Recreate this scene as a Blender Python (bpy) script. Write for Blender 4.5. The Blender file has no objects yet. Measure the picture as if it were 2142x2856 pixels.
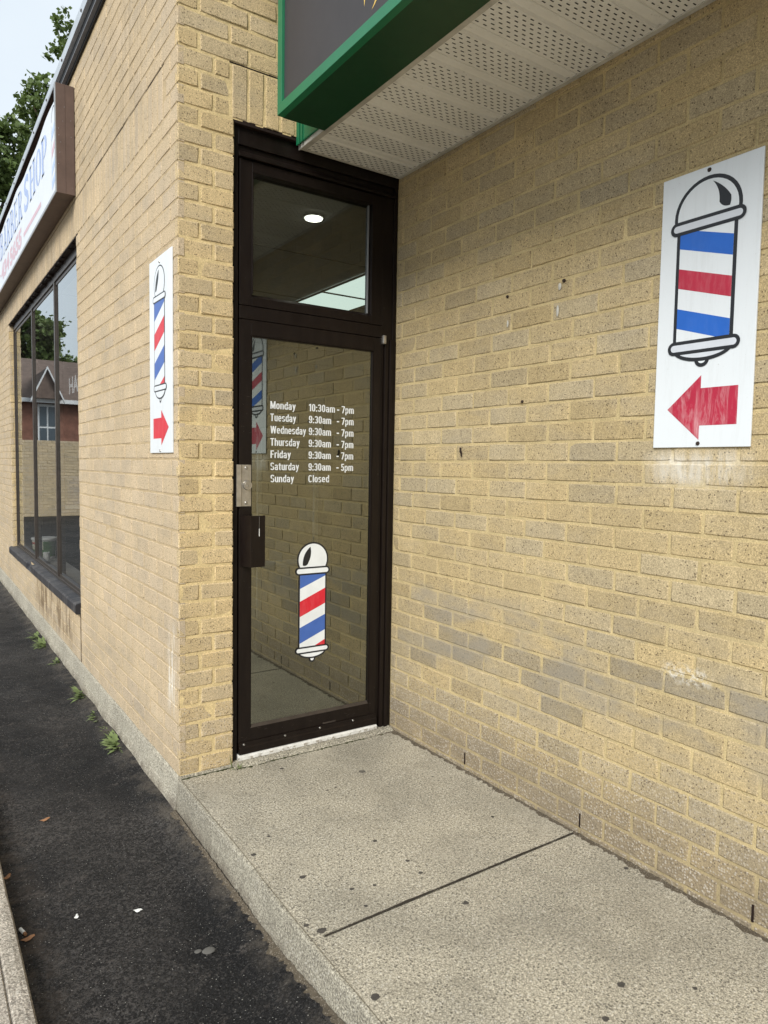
import bpy, bmesh, math, random
from mathutils import Vector, Matrix, noise
R = random.Random(7)
rad = math.radians
scene = bpy.context.scene
COL = scene.collection

# ------------------------------------------------------------------ camera
cam = bpy.data.cameras.new('camera')
cam.sensor_fit = 'HORIZONTAL'; cam.sensor_width = 36.0
cam.lens = 36.0 * 1956.0 / 2142.0
cam.clip_start = 0.05; cam.clip_end = 2000
cam_o = bpy.data.objects.new('camera', cam); COL.objects.link(cam_o)
RT = Vector((0.82770449, -0.56093254, 0.01612312)); UP = Vector((0.02331889, 0.06308737, 0.99773554))
FW = Vector((0.5606795, 0.82545422, -0.06529803)); CAM = Vector((-1.0316, -3.2098, 1.5))
m = Matrix.Identity(4)
for i in range(3):
    m[i][0] = RT[i]; m[i][1] = UP[i]; m[i][2] = -FW[i]; m[i][3] = CAM[i]
cam_o.matrix_world = m
scene.camera = cam_o

# ------------------------------------------------------------------ light
scene.view_settings.view_transform = 'Standard'; scene.view_settings.look = 'None'
scene.view_settings.exposure = 1.0; scene.view_settings.gamma = 1.0
SUN_DIR = Vector((-0.72, -0.56, 0.68)).normalized()        # from the scene towards the sun
sun = bpy.data.lights.new('sun', 'SUN'); sun.energy = 2.0; sun.angle = rad(26); sun.color = (1.0, 0.975, 0.925)
sun_o = bpy.data.objects.new('sun', sun); COL.objects.link(sun_o)
sun_o.rotation_euler = SUN_DIR.to_track_quat('Z', 'Y').to_euler(); sun_o.location = (-6, -6, 10)
world = bpy.data.worlds.new('World'); scene.world = world; world.use_nodes = True
wn = world.node_tree; wn.nodes.clear()
def wnode(t, **k):
    n = wn.nodes.new(t)
    for a, b in k.items(): setattr(n, a, b)
    return n
w_out = wnode('ShaderNodeOutputWorld'); w_bg = wnode('ShaderNodeBackground'); w_bg.inputs['Strength'].default_value = 0.10
sky = wnode('ShaderNodeTexSky', sky_type='NISHITA', sun_disc=False)
sky.sun_elevation = math.asin(SUN_DIR.z); sky.sun_rotation = math.atan2(SUN_DIR.x, SUN_DIR.y)
w_tc = wnode('ShaderNodeTexCoord'); w_map = wnode('ShaderNodeMapping'); w_map.inputs['Scale'].default_value = (1.0, 1.0, 2.2)
w_no = wnode('ShaderNodeTexNoise'); w_no.inputs['Scale'].default_value = 2.2; w_no.inputs['Detail'].default_value = 6; w_no.inputs['Roughness'].default_value = 0.55
w_rp = wnode('ShaderNodeValToRGB'); w_rp.color_ramp.elements[0].position = 0.30; w_rp.color_ramp.elements[1].position = 0.62
w_rp.color_ramp.elements[0].color = (0.84, 0.84, 0.84, 1); w_rp.color_ramp.elements[1].color = (0.97, 0.97, 0.97, 1)
w_mx = wnode('ShaderNodeMixRGB'); w_mx.inputs['Color2'].default_value = (4.35, 4.78, 5.12, 1)
L = wn.links.new
L(w_tc.outputs['Generated'], w_map.inputs['Vector']); L(w_map.outputs['Vector'], w_no.inputs['Vector'])
L(w_no.outputs['Fac'], w_rp.inputs['Fac']); L(w_rp.outputs['Color'], w_mx.inputs['Fac'])
L(sky.outputs['Color'], w_mx.inputs['Color1']); L(w_mx.outputs['Color'], w_bg.inputs['Color']); L(w_bg.outputs['Background'], w_out.inputs['Surface'])

# ------------------------------------------------------------------ material helpers
class NT:
    def __init__(s, name):
        s.m = bpy.data.materials.new(name); s.m.use_nodes = True; s.t = s.m.node_tree
        s.b = s.t.nodes['Principled BSDF']; s.out = s.t.nodes['Material Output']
    def n(s, t, **k):
        x = s.t.nodes.new(t)
        for a, b in k.items(): setattr(x, a, b)
        return x
    def l(s, a, b): s.t.links.new(a, b)
    def put(s, sock, v):
        if isinstance(v, bpy.types.NodeSocket): s.l(v, sock)
        else: sock.default_value = v
    def pos(s): return s.n('ShaderNodeNewGeometry').outputs['Position']
    def mapped(s, vec, scale):
        x = s.n('ShaderNodeMapping'); s.l(vec, x.inputs['Vector']); x.inputs['Scale'].default_value = scale; return x.outputs['Vector']
    def noise(s, vec, scale, detail=3, rough=0.6, dist=0.0):
        x = s.n('ShaderNodeTexNoise'); s.l(vec, x.inputs['Vector'])
        x.inputs['Scale'].default_value = scale; x.inputs['Detail'].default_value = detail; x.inputs['Roughness'].default_value = rough
        x.inputs['Distortion'].default_value = dist
        return x.outputs['Fac']
    def voro(s, vec, scale, out='Distance', feature='F1', rnd=1.0):
        x = s.n('ShaderNodeTexVoronoi', feature=feature); s.l(vec, x.inputs['Vector'])
        x.inputs['Scale'].default_value = scale; x.inputs['Randomness'].default_value = rnd
        return x.outputs[out]
    def ramp(s, f, *stops):
        x = s.n('ShaderNodeValToRGB'); s.l(f, x.inputs['Fac']); e = x.color_ramp.elements
        while len(e) < len(stops): e.new(0.5)
        for i, (p, c) in enumerate(stops):
            e[i].position = p
            e[i].color = (c, c, c, 1) if not isinstance(c, tuple) else (*c, 1)
        return x.outputs['Color']
    def math(s, op, a, b=0.0, c=0.0, clamp=False):
        x = s.n('ShaderNodeMath', operation=op, use_clamp=clamp)
        for i, v in enumerate((a, b, c)): s.put(x.inputs[i], v)
        return x.outputs[0]
    def mix(s, f, a, b, mode='MIX'):
        x = s.n('ShaderNodeMixRGB', blend_type=mode)
        s.put(x.inputs[0], f)
        s.put(x.inputs[1], (*a, 1) if isinstance(a, tuple) else a); s.put(x.inputs[2], (*b, 1) if isinstance(b, tuple) else b)
        return x.outputs[0]
    def sep(s, vec):
        x = s.n('ShaderNodeSeparateXYZ'); s.l(vec, x.inputs[0]); return x.outputs
    def box(s, v, lo, hi, soft):      # soft 0..1 window of a coordinate
        a = s.n('ShaderNodeMapRange'); s.l(v, a.inputs[0]); a.inputs[1].default_value = lo; a.inputs[2].default_value = lo + soft
        b = s.n('ShaderNodeMapRange'); s.l(v, b.inputs[0]); b.inputs[1].default_value = hi; b.inputs[2].default_value = hi - soft
        return s.math('MULTIPLY', a.outputs[0], b.outputs[0])
    def bump(s, h, strength, dist, prev=None):
        x = s.n('ShaderNodeBump'); s.l(h, x.inputs['Height']); x.inputs['Strength'].default_value = strength; x.inputs['Distance'].default_value = dist
        if prev is not None: s.l(prev, x.inputs['Normal'])
        return x.outputs['Normal']
    def set(s, color=None, rough=None, metal=None, normal=None, spec=None):
        if color is not None: s.put(s.b.inputs['Base Color'], (*color, 1) if isinstance(color, tuple) else color)
        if rough is not None: s.put(s.b.inputs['Roughness'], rough)
        if metal is not None: s.put(s.b.inputs['Metallic'], metal)
        if spec is not None: s.put(s.b.inputs['Specular IOR Level'], spec)
        if normal is not None: s.l(normal, s.b.inputs['Normal'])
        return s.m

def plain(name, color, rough=0.6, metal=0.0, spec=0.5, grime=0.12, gscale=14, bump=0.0):
    t = NT(name); p = t.pos()
    f = t.noise(p, gscale, 5, 0.65)
    c = t.mix(1.0, color, t.ramp(f, (0.3, 1 - grime), (0.7, 1 + grime * 0.3)), 'MULTIPLY')
    r = t.math('ADD', rough - 0.06, t.math('MULTIPLY', t.noise(p, gscale * 2.3, 3), 0.12))
    n = t.bump(t.noise(p, gscale * 12, 2), 0.3, bump) if bump else None
    return t.set(c, r, metal, n, spec)

def emit(name, color, strength):
    t = NT(name); e = t.n('ShaderNodeEmission'); e.inputs['Color'].default_value = (*color, 1); e.inputs['Strength'].default_value = strength
    t.l(e.outputs[0], t.out.inputs['Surface']); return t.m

def glass(name, refl, rtint, ttint, fresnel_ior=None, dirt=0.02):
    t = NT(name); p = t.pos()
    g = t.n('ShaderNodeBsdfGlossy'); g.inputs['Roughness'].default_value = 0.0; g.inputs['Color'].default_value = (*rtint, 1)
    tr = t.n('ShaderNodeBsdfTransparent'); tr.inputs['Color'].default_value = (*ttint, 1)
    mx = t.n('ShaderNodeMixShader')
    if fresnel_ior:
        ge = t.n('ShaderNodeNewGeometry'); dt = t.n('ShaderNodeVectorMath', operation='DOT_PRODUCT'); t.l(ge.outputs['Normal'], dt.inputs[0]); t.l(ge.outputs['Incoming'], dt.inputs[1])
        k = t.math('POWER', t.math('SUBTRACT', 1.0, t.math('ABSOLUTE', dt.outputs['Value']), clamp=True), 5.0)
        fac = t.math('ADD', fresnel_ior, t.math('MULTIPLY', k, 1.0 - fresnel_ior))
    else:
        fac = t.math('ADD', 0.0, refl)
    t.l(fac, mx.inputs[0]); t.l(tr.outputs[0], mx.inputs[1]); t.l(g.outputs[0], mx.inputs[2])
    d = t.n('ShaderNodeBsdfDiffuse'); d.inputs['Color'].default_value = (0.55, 0.56, 0.55, 1)
    mx2 = t.n('ShaderNodeMixShader')
    sm = t.math('MULTIPLY', t.ramp(t.noise(t.mapped(p, (6, 6, 1.2)), 3, 5, 0.7), (0.42, 0.15), (0.75, 1.0)), dirt)
    t.l(sm, mx2.inputs[0]); t.l(mx.outputs[0], mx2.inputs[1]); t.l(d.outputs[0], mx2.inputs[2])
    t.l(mx2.outputs[0], t.out.inputs['Surface']); return t.m

def brick_mat(name, tan, grey, dark_amt, pit, bump_d, extra=None):
    t = NT(name); p = t.pos()
    at = t.n('ShaderNodeAttribute', attribute_name='tint'); ch = t.n('ShaderNodeSeparateColor'); t.l(at.outputs['Color'], ch.inputs[0])
    base = t.mix(ch.outputs[0], tan, grey)
    base = t.mix(1.0, base, t.ramp(ch.outputs[1], (0.0, 1.12), (1.0, dark_amt)), 'MULTIPLY')
    # cloudy variation across neighbouring bricks and rain streaks
    base = t.mix(1.0, base, t.ramp(t.noise(p, 2.2, 4), (0.3, 0.90), (0.7, 1.06)), 'MULTIPLY')
    base = t.mix(1.0, base, t.ramp(t.noise(t.mapped(p, (9, 9, 0.7)), 3.0, 4), (0.3, 0.93), (0.65, 1.03)), 'MULTIPLY')
    base = t.mix(t.ramp(t.noise(t.mapped(p, (1.6, 1.6, 3.2)), 1.5, 5, 0.7, 0.4), (0.46, 0.0), (0.72, 0.42)), base, (0.30, 0.265, 0.21))
    # sandy grain
    g1 = t.noise(p, 190, 3, 0.8); g2 = t.noise(p, 300, 2, 0.8)
    base = t.mix(1.0, base, t.ramp(g1, (0.33, 0.64), (0.5, 1.0), (0.67, 1.32)), 'MULTIPLY')
    base = t.mix(0.9, base, t.ramp(g2, (0.32, 0.62), (0.68, 1.34)), 'MULTIPLY')
    # dark pits, more of them on the coarse bricks
    v = t.voro(p, 125); vr = t.voro(p, 125, 'Color'); vs = t.n('ShaderNodeSeparateColor'); t.l(vr, vs.inputs[0])
    hole = t.math('LESS_THAN', v, 0.36)
    few = t.math('LESS_THAN', vs.outputs[0], t.math('ADD', pit, t.math('MULTIPLY', ch.outputs[2], 0.34)))
    pits = t.math('MULTIPLY', hole, few)
    base = t.mix(t.math('MULTIPLY', pits, 0.72), base, (0.085, 0.062, 0.038))
    # pale pebbles showing on coarse bricks
    vb = t.voro(p, 105); vbc = t.n('ShaderNodeSeparateColor'); t.l(t.voro(p, 105, 'Color'), vbc.inputs[0])
    peb = t.math('MULTIPLY', t.math('LESS_THAN', vb, 0.40), t.math('MULTIPLY', ch.outputs[2], t.math('GREATER_THAN', vbc.outputs[1], 0.42)))
    base = t.mix(t.math('MULTIPLY', ch.outputs[2], 0.55), base, (0.215, 0.175, 0.135))
    base = t.mix(t.math('MULTIPLY', peb, 0.85), base, (0.60, 0.54, 0.46))
    if extra: base = extra(t, p, base)
    n = t.bump(t.noise(p, 90, 3, 0.7), 0.45, bump_d)
    h2 = t.math('SUBTRACT', t.math('MULTIPLY', g2, 0.6), t.math('MULTIPLY', pits, 0.8))
    n = t.bump(h2, 0.7, bump_d * 0.9, n)
    cb = t.math('MULTIPLY', t.math('SUBTRACT', 0.5, vb), ch.outputs[2])
    n = t.bump(cb, 0.7, bump_d * 2.0, n)
    return t.set(base, 0.92, 0, n, 0.2)

def mortar_mat(name, color, amt=0.25, extra=None):
    t = NT(name); p = t.pos()
    c = t.mix(1.0, color, t.ramp(t.noise(p, 9, 4), (0.3, 1 - amt), (0.7, 1.1)), 'MULTIPLY')
    c = t.mix(1.0, c, t.ramp(t.noise(p, 190, 2, 0.8), (0.3, 0.72), (0.7, 1.18)), 'MULTIPLY')
    if extra: c = extra(t, p, c)
    n = t.bump(t.noise(p, 160, 3, 0.7), 0.8, 0.002)
    n = t.bump(t.noise(p, 40, 2, 0.5), 0.6, 0.004, n)
    return t.set(c, 0.95, 0, n, 0.15)

def wall_stains(t, p, base):       # efflorescence under the sign and a chalk smudge on the right-hand wall
    s = t.sep(p)
    m1 = t.math('MULTIPLY', t.box(s[1], -2.03, -1.58, 0.12), t.box(s[2], 1.43, 1.585, 0.05))
    m1 = t.math('MULTIPLY', m1, t.ramp(t.noise(t.mapped(p, (30, 30, 5)), 1.0, 4, 0.7), (0.35, 0.15), (0.62, 1.0)))
    base = t.mix(t.math('MULTIPLY', m1, 0.62), base, (0.75, 0.73, 0.68))
    m2 = t.math('MULTIPLY', t.box(s[1], -1.91, -1.69, 0.05), t.box(s[2], 0.735, 0.825, 0.03))
    m2 = t.math('MULTIPLY', m2, t.ramp(t.noise(p, 48, 4, 0.75), (0.47, 0.0), (0.60, 1.0)))
    base = t.mix(t.math('MULTIPLY', m2, 0.6), base, (0.74, 0.71, 0.63))
    m3 = t.math('MULTIPLY', t.box(s[2], -0.50, 0.33, 0.22), t.ramp(t.noise(p, 5, 4, 0.7), (0.30, 0.40), (0.62, 1.0)))
    base = t.mix(t.math('MULTIPLY', m3, 0.60), base, (0.175, 0.145, 0.105))
    m4 = t.math('MULTIPLY', t.box(s[2], 0.38, 1.0, 0.2), t.ramp(t.noise(t.mapped(p, (2.2, 2.2, 5)), 1.3, 3, 0.6), (0.48, 0.0), (0.66, 0.6)))
    return t.mix(m4, base, (0.27, 0.245, 0.205))

def sill_stains(t, p, base):       # run-off marks below the window sill, chalky drips at the corner
    s = t.sep(p)
    m1 = t.math('MULTIPLY', t.box(s[1], 2.4, 4.6, 0.3), t.box(s[2], 0.0, 0.44, 0.14))
    m1 = t.math('MULTIPLY', m1, t.ramp(t.noise(t.mapped(p, (5, 5, 1.4)), 2.0, 4, 0.65), (0.42, 0.0), (0.60, 0.9)))
    base = t.mix(m1, base, (0.17, 0.12, 0.07))
    m2 = t.math('MULTIPLY', t.box(s[1], 0.02, 0.19, 0.05), t.box(s[2], 0.25, 0.75, 0.2))
    m2 = t.math('MULTIPLY', m2, t.ramp(t.noise(t.mapped(p, (14, 22, 4)), 1.0, 4, 0.7), (0.45, 0.0), (0.62, 0.85)))
    base = t.mix(m2, base, (0.74, 0.71, 0.64))
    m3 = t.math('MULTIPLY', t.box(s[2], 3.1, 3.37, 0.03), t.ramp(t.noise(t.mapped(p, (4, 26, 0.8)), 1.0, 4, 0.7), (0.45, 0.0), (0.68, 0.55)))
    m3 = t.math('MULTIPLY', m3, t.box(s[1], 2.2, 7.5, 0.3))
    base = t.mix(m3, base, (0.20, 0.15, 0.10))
    m4 = t.math('MULTIPLY', t.box(s[1], 0.25, 3.0, 0.4), t.box(s[2], 3.05, 4.2, 0.3))
    m4 = t.math('MULTIPLY', m4, t.ramp(t.noise(t.mapped(p, (3, 7, 0.5)), 1.6, 5, 0.7), (0.42, 0.0), (0.7, 0.35)))
    return t.mix(m4, base, (0.22, 0.17, 0.10))

M = {}
M['brick_right'] = brick_mat('tan brick', (0.462, 0.356, 0.190), (0.418, 0.342, 0.216), 0.78, 0.08, 0.0020, wall_stains)
M['brick_pier'] = brick_mat('yellow tan brick', (0.575, 0.437, 0.236), (0.54, 0.427, 0.262), 0.82, 0.14, 0.0022)
M['brick_facade'] = brick_mat('buff brick', (0.50, 0.392, 0.255), (0.48, 0.385, 0.268), 0.93, 0.05, 0.0014, sill_stains)
M['mortar_right'] = mortar_mat('yellow grey mortar', (0.535, 0.425, 0.228), 0.20, wall_stains)
M['mortar_pier'] = mortar_mat('yellow mortar', (0.680, 0.530, 0.280), 0.18)
M['mortar_facade'] = mortar_mat('buff mortar', (0.49, 0.38, 0.235), 0.16, sill_stains)

def concrete_mat(name, light, dark, stone, spots=True, scale=1.0, patch=0.25, grime=False):
    t = NT(name); p = t.pos()
    c = t.mix(t.ramp(t.noise(p, 1.6, 5, 0.6), (0.35, 0.0), (0.68, 1.0)), light, dark)
    c = t.mix(1.0, c, t.ramp(t.noise(p, 105 * scale, 3, 0.8), (0.32, 0.42), (0.5, 1.0), (0.70, 1.6)), 'MULTIPLY')
    c = t.mix(1.0, c, t.ramp(t.noise(p, 210 * scale, 2, 0.8), (0.3, 0.60), (0.7, 1.40)), 'MULTIPLY')
    v = t.voro(p, 105 * scale); vs = t.n('ShaderNodeSeparateColor'); t.l(t.voro(p, 105 * scale, 'Color'), vs.inputs[0])
    st = t.math('MULTIPLY', t.math('LESS_THAN', v, 0.36), t.math('LESS_THAN', vs.outputs[0], 0.22))
    c = t.mix(t.math('MULTIPLY', st, 0.75), c, stone)
    st2 = t.math('MULTIPLY', t.math('LESS_THAN', v, 0.36), t.math('GREATER_THAN', vs.outputs[0], 0.80))
    c = t.mix(t.math('MULTIPLY', st2, 0.55), c, (0.62, 0.58, 0.50))
    if grime:                       # splashed silt low on the face, its own ragged outline
        z = t.sep(p)[2]
        gm = t.math('MULTIPLY', t.box(z, -0.30, -0.085, 0.05), t.ramp(t.noise(p, 9, 5, 0.75), (0.36, 0.0), (0.60, 0.75)))
        c = t.mix(gm, c, (0.13, 0.105, 0.078))
        c = t.mix(t.ramp(t.noise(t.mapped(p, (6, 6, 1.0)), 2.5, 5, 0.75), (0.52, 0.0), (0.72, 0.5)), c, (0.16, 0.14, 0.105))
    else:                           # water marks and trodden paths
        c = t.mix(t.ramp(t.noise(p, 3.4, 6, 0.72, 0.8), (0.47, 0.0), (0.70, 0.42)), c, (0.185, 0.165, 0.125))
        c = t.mix(t.ramp(t.noise(p, 2.1, 5, 0.65, 0.5), (0.56, 0.0), (0.74, 0.4)), c, (0.50, 0.45, 0.36))
    if spots:                       # trodden gum and oil spots
        v2 = t.voro(t.n('ShaderNodeVectorMath', operation='ADD').outputs[0] if False else p, 5.5); v2c = t.n('ShaderNodeSeparateColor'); t.l(t.voro(p, 5.5, 'Color'), v2c.inputs[0])
        rr = t.math('MULTIPLY', v2c.outputs[1], 0.10)
        wob = t.math('MULTIPLY', t.math('SUBTRACT', t.noise(p, 60, 2), 0.5), 0.05)
        sp = t.math('MULTIPLY', t.math('LESS_THAN', t.math('ADD', v2, wob), rr), t.math('LESS_THAN', v2c.outputs[0], 0.45))
        c = t.mix(t.math('MULTIPLY', sp, 0.75), c, (0.055, 0.05, 0.045))
    n = t.bump(t.noise(p, 120 * scale, 4, 0.75), 0.8, 0.003)
    n = t.bump(t.math('SUBTRACT', 0.5, v), 0.5, 0.003, n)
    n = t.bump(t.noise(p, 4, 3), 0.3, 0.02, n)
    return t.set(c, 0.9, 0, n, 0.25)
M['slab'] = concrete_mat('worn exposed aggregate concrete', (0.40, 0.36, 0.28), (0.30, 0.275, 0.22), (0.085, 0.075, 0.06))
M['edge'] = concrete_mat('trowelled concrete', (0.36, 0.33, 0.26), (0.235, 0.215, 0.17), (0.12, 0.105, 0.085), False, 1.1, grime=True)
M['kerb'] = concrete_mat('kerb concrete', (0.43, 0.385, 0.32), (0.36, 0.32, 0.27), (0.24, 0.2, 0.17), False, 0.9)
M['foundation'] = concrete_mat('foundation concrete', (0.42, 0.385, 0.305), (0.31, 0.285, 0.23), (0.20, 0.18, 0.145), False, 1.0, grime=True)

def asphalt_mat():
    t = NT('sealed asphalt'); p = t.pos(); s = t.sep(p)
    c = t.mix(t.ramp(t.noise(p, 1.3, 5, 0.65), (0.35, 0.0), (0.66, 1.0)), (0.0105, 0.0102, 0.0108), (0.024, 0.0215, 0.020))
    c = t.mix(1.0, c, t.ramp(t.noise(p, 140, 3, 0.8), (0.3, 0.35), (0.5, 1.0), (0.72, 2.1)), 'MULTIPLY')
    nz = t.n('ShaderNodeTexNoise'); t.l(p, nz.inputs['Vector']); nz.inputs['Scale'].default_value = 95; nz.inputs['Detail'].default_value = 3
    va = t.n('ShaderNodeVectorMath', operation='MULTIPLY_ADD'); t.l(nz.outputs['Color'], va.inputs[0]); va.inputs[1].default_value = (0.022, 0.022, 0.0); t.l(p, va.inputs[2]); pw = va.outputs[0]
    v = t.voro(pw, 78); vs = t.n('ShaderNodeSeparateColor'); t.l(t.voro(pw, 78, 'Color'), vs.inputs[0])
    wear = t.ramp(t.noise(p, 2.6, 5, 0.7), (0.46, 0.05), (0.66, 0.5))
    st = t.math('MULTIPLY', t.math('LESS_THAN', v, 0.40), t.math('LESS_THAN', vs.outputs[0], wear))
    c = t.mix(t.math('MULTIPLY', st, 0.6), c, t.mix(vs.outputs[1], (0.045, 0.041, 0.038), (0.115, 0.105, 0.095)))
    v3 = t.voro(p, 210); v3c = t.n('ShaderNodeSeparateColor'); t.l(t.voro(p, 210, 'Color'), v3c.inputs[0])
    gl = t.math('MULTIPLY', t.math('LESS_THAN', v3, 0.33), t.math('LESS_THAN', v3c.outputs[0], 0.020))
    c = t.mix(gl, c, (0.55, 0.53, 0.48))
    # bare scuffed patches where the seal coat has worn away
    pt = t.ramp(t.noise(t.mapped(p, (5, 8, 1)), 1.0, 8, 0.80, 0.6), (0.56, 0.0), (0.68, 0.6))
    pt = t.math('MULTIPLY', pt, t.ramp(t.noise(p, 60, 4, 0.8), (0.44, 0.0), (0.52, 1.25)))
    c = t.mix(pt, c, (0.165, 0.142, 0.125))
    p2 = t.math('MULTIPLY', t.ramp(t.noise(p, 1.1, 4, 0.6), (0.44, 0.0), (0.62, 0.75)), t.ramp(t.noise(p, 70, 4, 0.85), (0.50, 0.0), (0.56, 1.0)))
    c = t.mix(p2, c, (0.120, 0.109, 0.101))
    c = t.mix(t.ramp(t.noise(p, 16, 6, 0.8, 0.8), (0.60, 0.0), (0.64, 0.6)), c, (0.085, 0.075, 0.068))
    c = t.mix(t.ramp(t.noise(p, 120, 2, 0.9), (0.585, 0.0), (0.63, 0.8)), c, (0.085, 0.080, 0.076))
    # silt along both edges
    d1 = t.math('MULTIPLY', t.box(s[0], -0.125, 0.06, 0.10), t.ramp(t.noise(p, 11, 5, 0.7), (0.42, 0.0), (0.60, 0.7)))
    c = t.mix(d1, c, (0.17, 0.145, 0.115))
    d2 = t.math('MULTIPLY', t.box(s[0], -0.9, -0.62, 0.09), t.ramp(t.noise(p, 8, 5, 0.7), (0.45, 0.0), (0.66, 0.7)))
    c = t.mix(d2, c, (0.115, 0.09, 0.07))
    n = t.bump(t.math('SUBTRACT', 0.5, v), 1.0, 0.012)
    n = t.bump(t.noise(p, 110, 4, 0.8), 1.0, 0.010, n)
    n = t.bump(t.noise(p, 9, 4), 0.5, 0.012, n)
    r = t.ramp(t.noise(p, 6, 4), (0.35, 0.62), (0.65, 0.85))
    return t.set(c, r, 0, n, 0.25)
M['asphalt'] = asphalt_mat()
M['joint'] = plain('packed dark soil', (0.050, 0.042, 0.033), 0.95, 0, 0.1, 0.4, 50)
M['gum'] = plain('trodden gum', (0.085, 0.076, 0.066), 0.85, 0, 0.2, 0.4, 60)

def frame_metal():
    t = NT('bronze anodised aluminium'); p = t.pos()
    c = t.mix(t.ramp(t.noise(t.mapped(p, (10, 10, 1.5)), 3, 5, 0.7), (0.4, 0.0), (0.7, 1.0)), (0.0080, 0.0050, 0.0040), (0.0125, 0.0085, 0.0065))
    sp = t.math('LESS_THAN', t.noise(p, 70, 4, 0.8), 0.285)
    c = t.mix(t.math('MULTIPLY', sp, 0.6), c, (0.22, 0.21, 0.19))
    return t.set(c, t.ramp(t.noise(p, 25, 4), (0.3, 0.32), (0.7, 0.48)), 0.0, None, 0.22)
M['bronze'] = frame_metal()
M['black_gap'] = plain('black rubber gasket and gap shade', (0.006, 0.006, 0.006), 0.8, 0, 0.2)
def steel():
    t = NT('brushed stainless steel'); p = t.pos()
    b = t.noise(t.mapped(p, (300, 300, 8)), 1.0, 3)
    c = t.mix(t.ramp(t.noise(p, 30, 4), (0.35, 0.0), (0.65, 1.0)), (0.40, 0.375, 0.335), (0.55, 0.525, 0.48))
    return t.set(c, t.ramp(b, (0.3, 0.30), (0.7, 0.48)), 0.85, t.bump(b, 0.2, 0.0004))
M['steel'] = steel()
M['screw_steel'] = plain('zinc screw', (0.45, 0.43, 0.40), 0.35, 0.9)
M['dark_screw'] = plain('rusty dark screw', (0.035, 0.022, 0.016), 0.7, 0.2)
M['green'] = plain('green painted aluminium', (0.012, 0.165, 0.072), 0.36, 0, 0.5, 0.10, 6)
M['green_shaded'] = plain('shade-toned green painted aluminium', (0.003, 0.048, 0.016), 0.42, 0, 0.5, 0.10, 6)  # the frame green made darker, underside shade put into the colour
M['panel_grey'] = plain('charcoal sign panel', (0.042, 0.038, 0.041), 0.5, 0, 0.5, 0.12, 3)
M['gold'] = plain('gold vinyl', (0.75, 0.50, 0.11), 0.45)
def soffit_mat():
    t = NT('cream vinyl soffit'); p = t.pos()
    c = t.mix(t.ramp(t.noise(p, 3.5, 5, 0.7), (0.35, 0.0), (0.7, 1.0)), (0.86, 0.85, 0.80), (0.76, 0.75, 0.70))
    c = t.mix(t.ramp(t.noise(p, 45, 4, 0.8), (0.30, 0.35), (0.38, 0.0)), c, (0.25, 0.22, 0.17))
    return t.set(c, 0.55, 0, None, 0.4)
M['soffit'] = soffit_mat()
M['soffit_trim'] = plain('grimy grey trim', (0.58, 0.56, 0.50), 0.6, 0, 0.4, 0.35, 9)
M['hole'] = plain('dark perforation', (0.010, 0.009, 0.008), 0.9, 0, 0.1)
def board_mat():
    t = NT('white aluminium composite board'); p = t.pos()
    c = t.mix(t.ramp(t.noise(t.mapped(p, (22, 22, 2.5)), 1.0, 5, 0.75), (0.50, 0.0), (0.75, 0.5)), (0.70, 0.735, 0.76), (0.58, 0.60, 0.61))
    c = t.mix(t.ramp(t.noise(p, 75, 3, 0.8), (0.27, 0.35), (0.33, 0.0)), c, (0.35, 0.33, 0.30))
    return t.set(c, 0.38, 0, None, 0.5)
M['board'] = board_mat()
def vinyl(name, col, worn=0.0, fade=(0.75, 0.55, 0.56)):
    t = NT(name); p = t.pos()
    c = t.mix(1.0, col, t.ramp(t.noise(p, 12, 4), (0.3, 0.92), (0.7, 1.05)), 'MULTIPLY')
    if worn:
        w = t.ramp(t.noise(t.mapped(p, (26, 26, 5.5)), 1.0, 6, 0.75, 0.6), (0.47, 0.0), (0.72, worn))
        c = t.mix(w, c, fade)
    return t.set(c, 0.42, 0, None, 0.45)
M['v_black'] = vinyl('black vinyl', (0.012, 0.013, 0.016))
M['v_red'] = vinyl('red vinyl', (0.62, 0.018, 0.035), 0.12)
M['v_crimson'] = vinyl('weathered crimson vinyl', (0.43, 0.016, 0.045), 0.14)
M['v_crimson_worn'] = vinyl('scuffed crimson vinyl', (0.42, 0.014, 0.045), 0.55)
M['v_blue'] = vinyl('blue vinyl', (0.055, 0.13, 0.42), 0.05, (0.3, 0.4, 0.6))
M['v_blue_bright'] = vinyl('bright blue vinyl', (0.012, 0.115, 0.50), 0.06, (0.3, 0.4, 0.65))
M['v_grey'] = vinyl('pale grey vinyl', (0.60, 0.63, 0.68))
M['v_white'] = vinyl('white vinyl', (0.76, 0.785, 0.79))
M['f_blue'] = vinyl('sun faded blue lettering', (0.34, 0.44, 0.71), 0.4, (0.50, 0.60, 0.80))
M['f_pink'] = vinyl('sun faded red lettering', (0.62, 0.42, 0.48), 0.3, (0.72, 0.55, 0.60))
M['f_paleblue'] = vinyl('sun faded pale blue', (0.42, 0.55, 0.78), 0.3, (0.6, 0.7, 0.85))
M['f_face'] = plain('white sign face', (0.70, 0.74, 0.79), 0.4, 0, 0.5, 0.06, 4)
M['brown_metal'] = plain('brown painted sheet metal', (0.115, 0.075, 0.060), 0.5, 0, 0.4, 0.22, 10)
M['retainer'] = plain('mill finish aluminium edge', (0.42, 0.43, 0.44), 0.4, 0.6)
M['dull_lip'] = plain('dull grey drip edge', (0.13, 0.13, 0.14), 0.6)
M['coping'] = plain('pale metal coping', (0.52, 0.56, 0.60), 0.35, 0.4)
M['fascia_black'] = plain('black roof fascia', (0.006, 0.006, 0.007), 0.5, 0, 0.25)
M['window_frame'] = plain('weathered bronze window frame', (0.060, 0.048, 0.040), 0.38, 0.3, 0.5, 0.3, 18)
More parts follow.
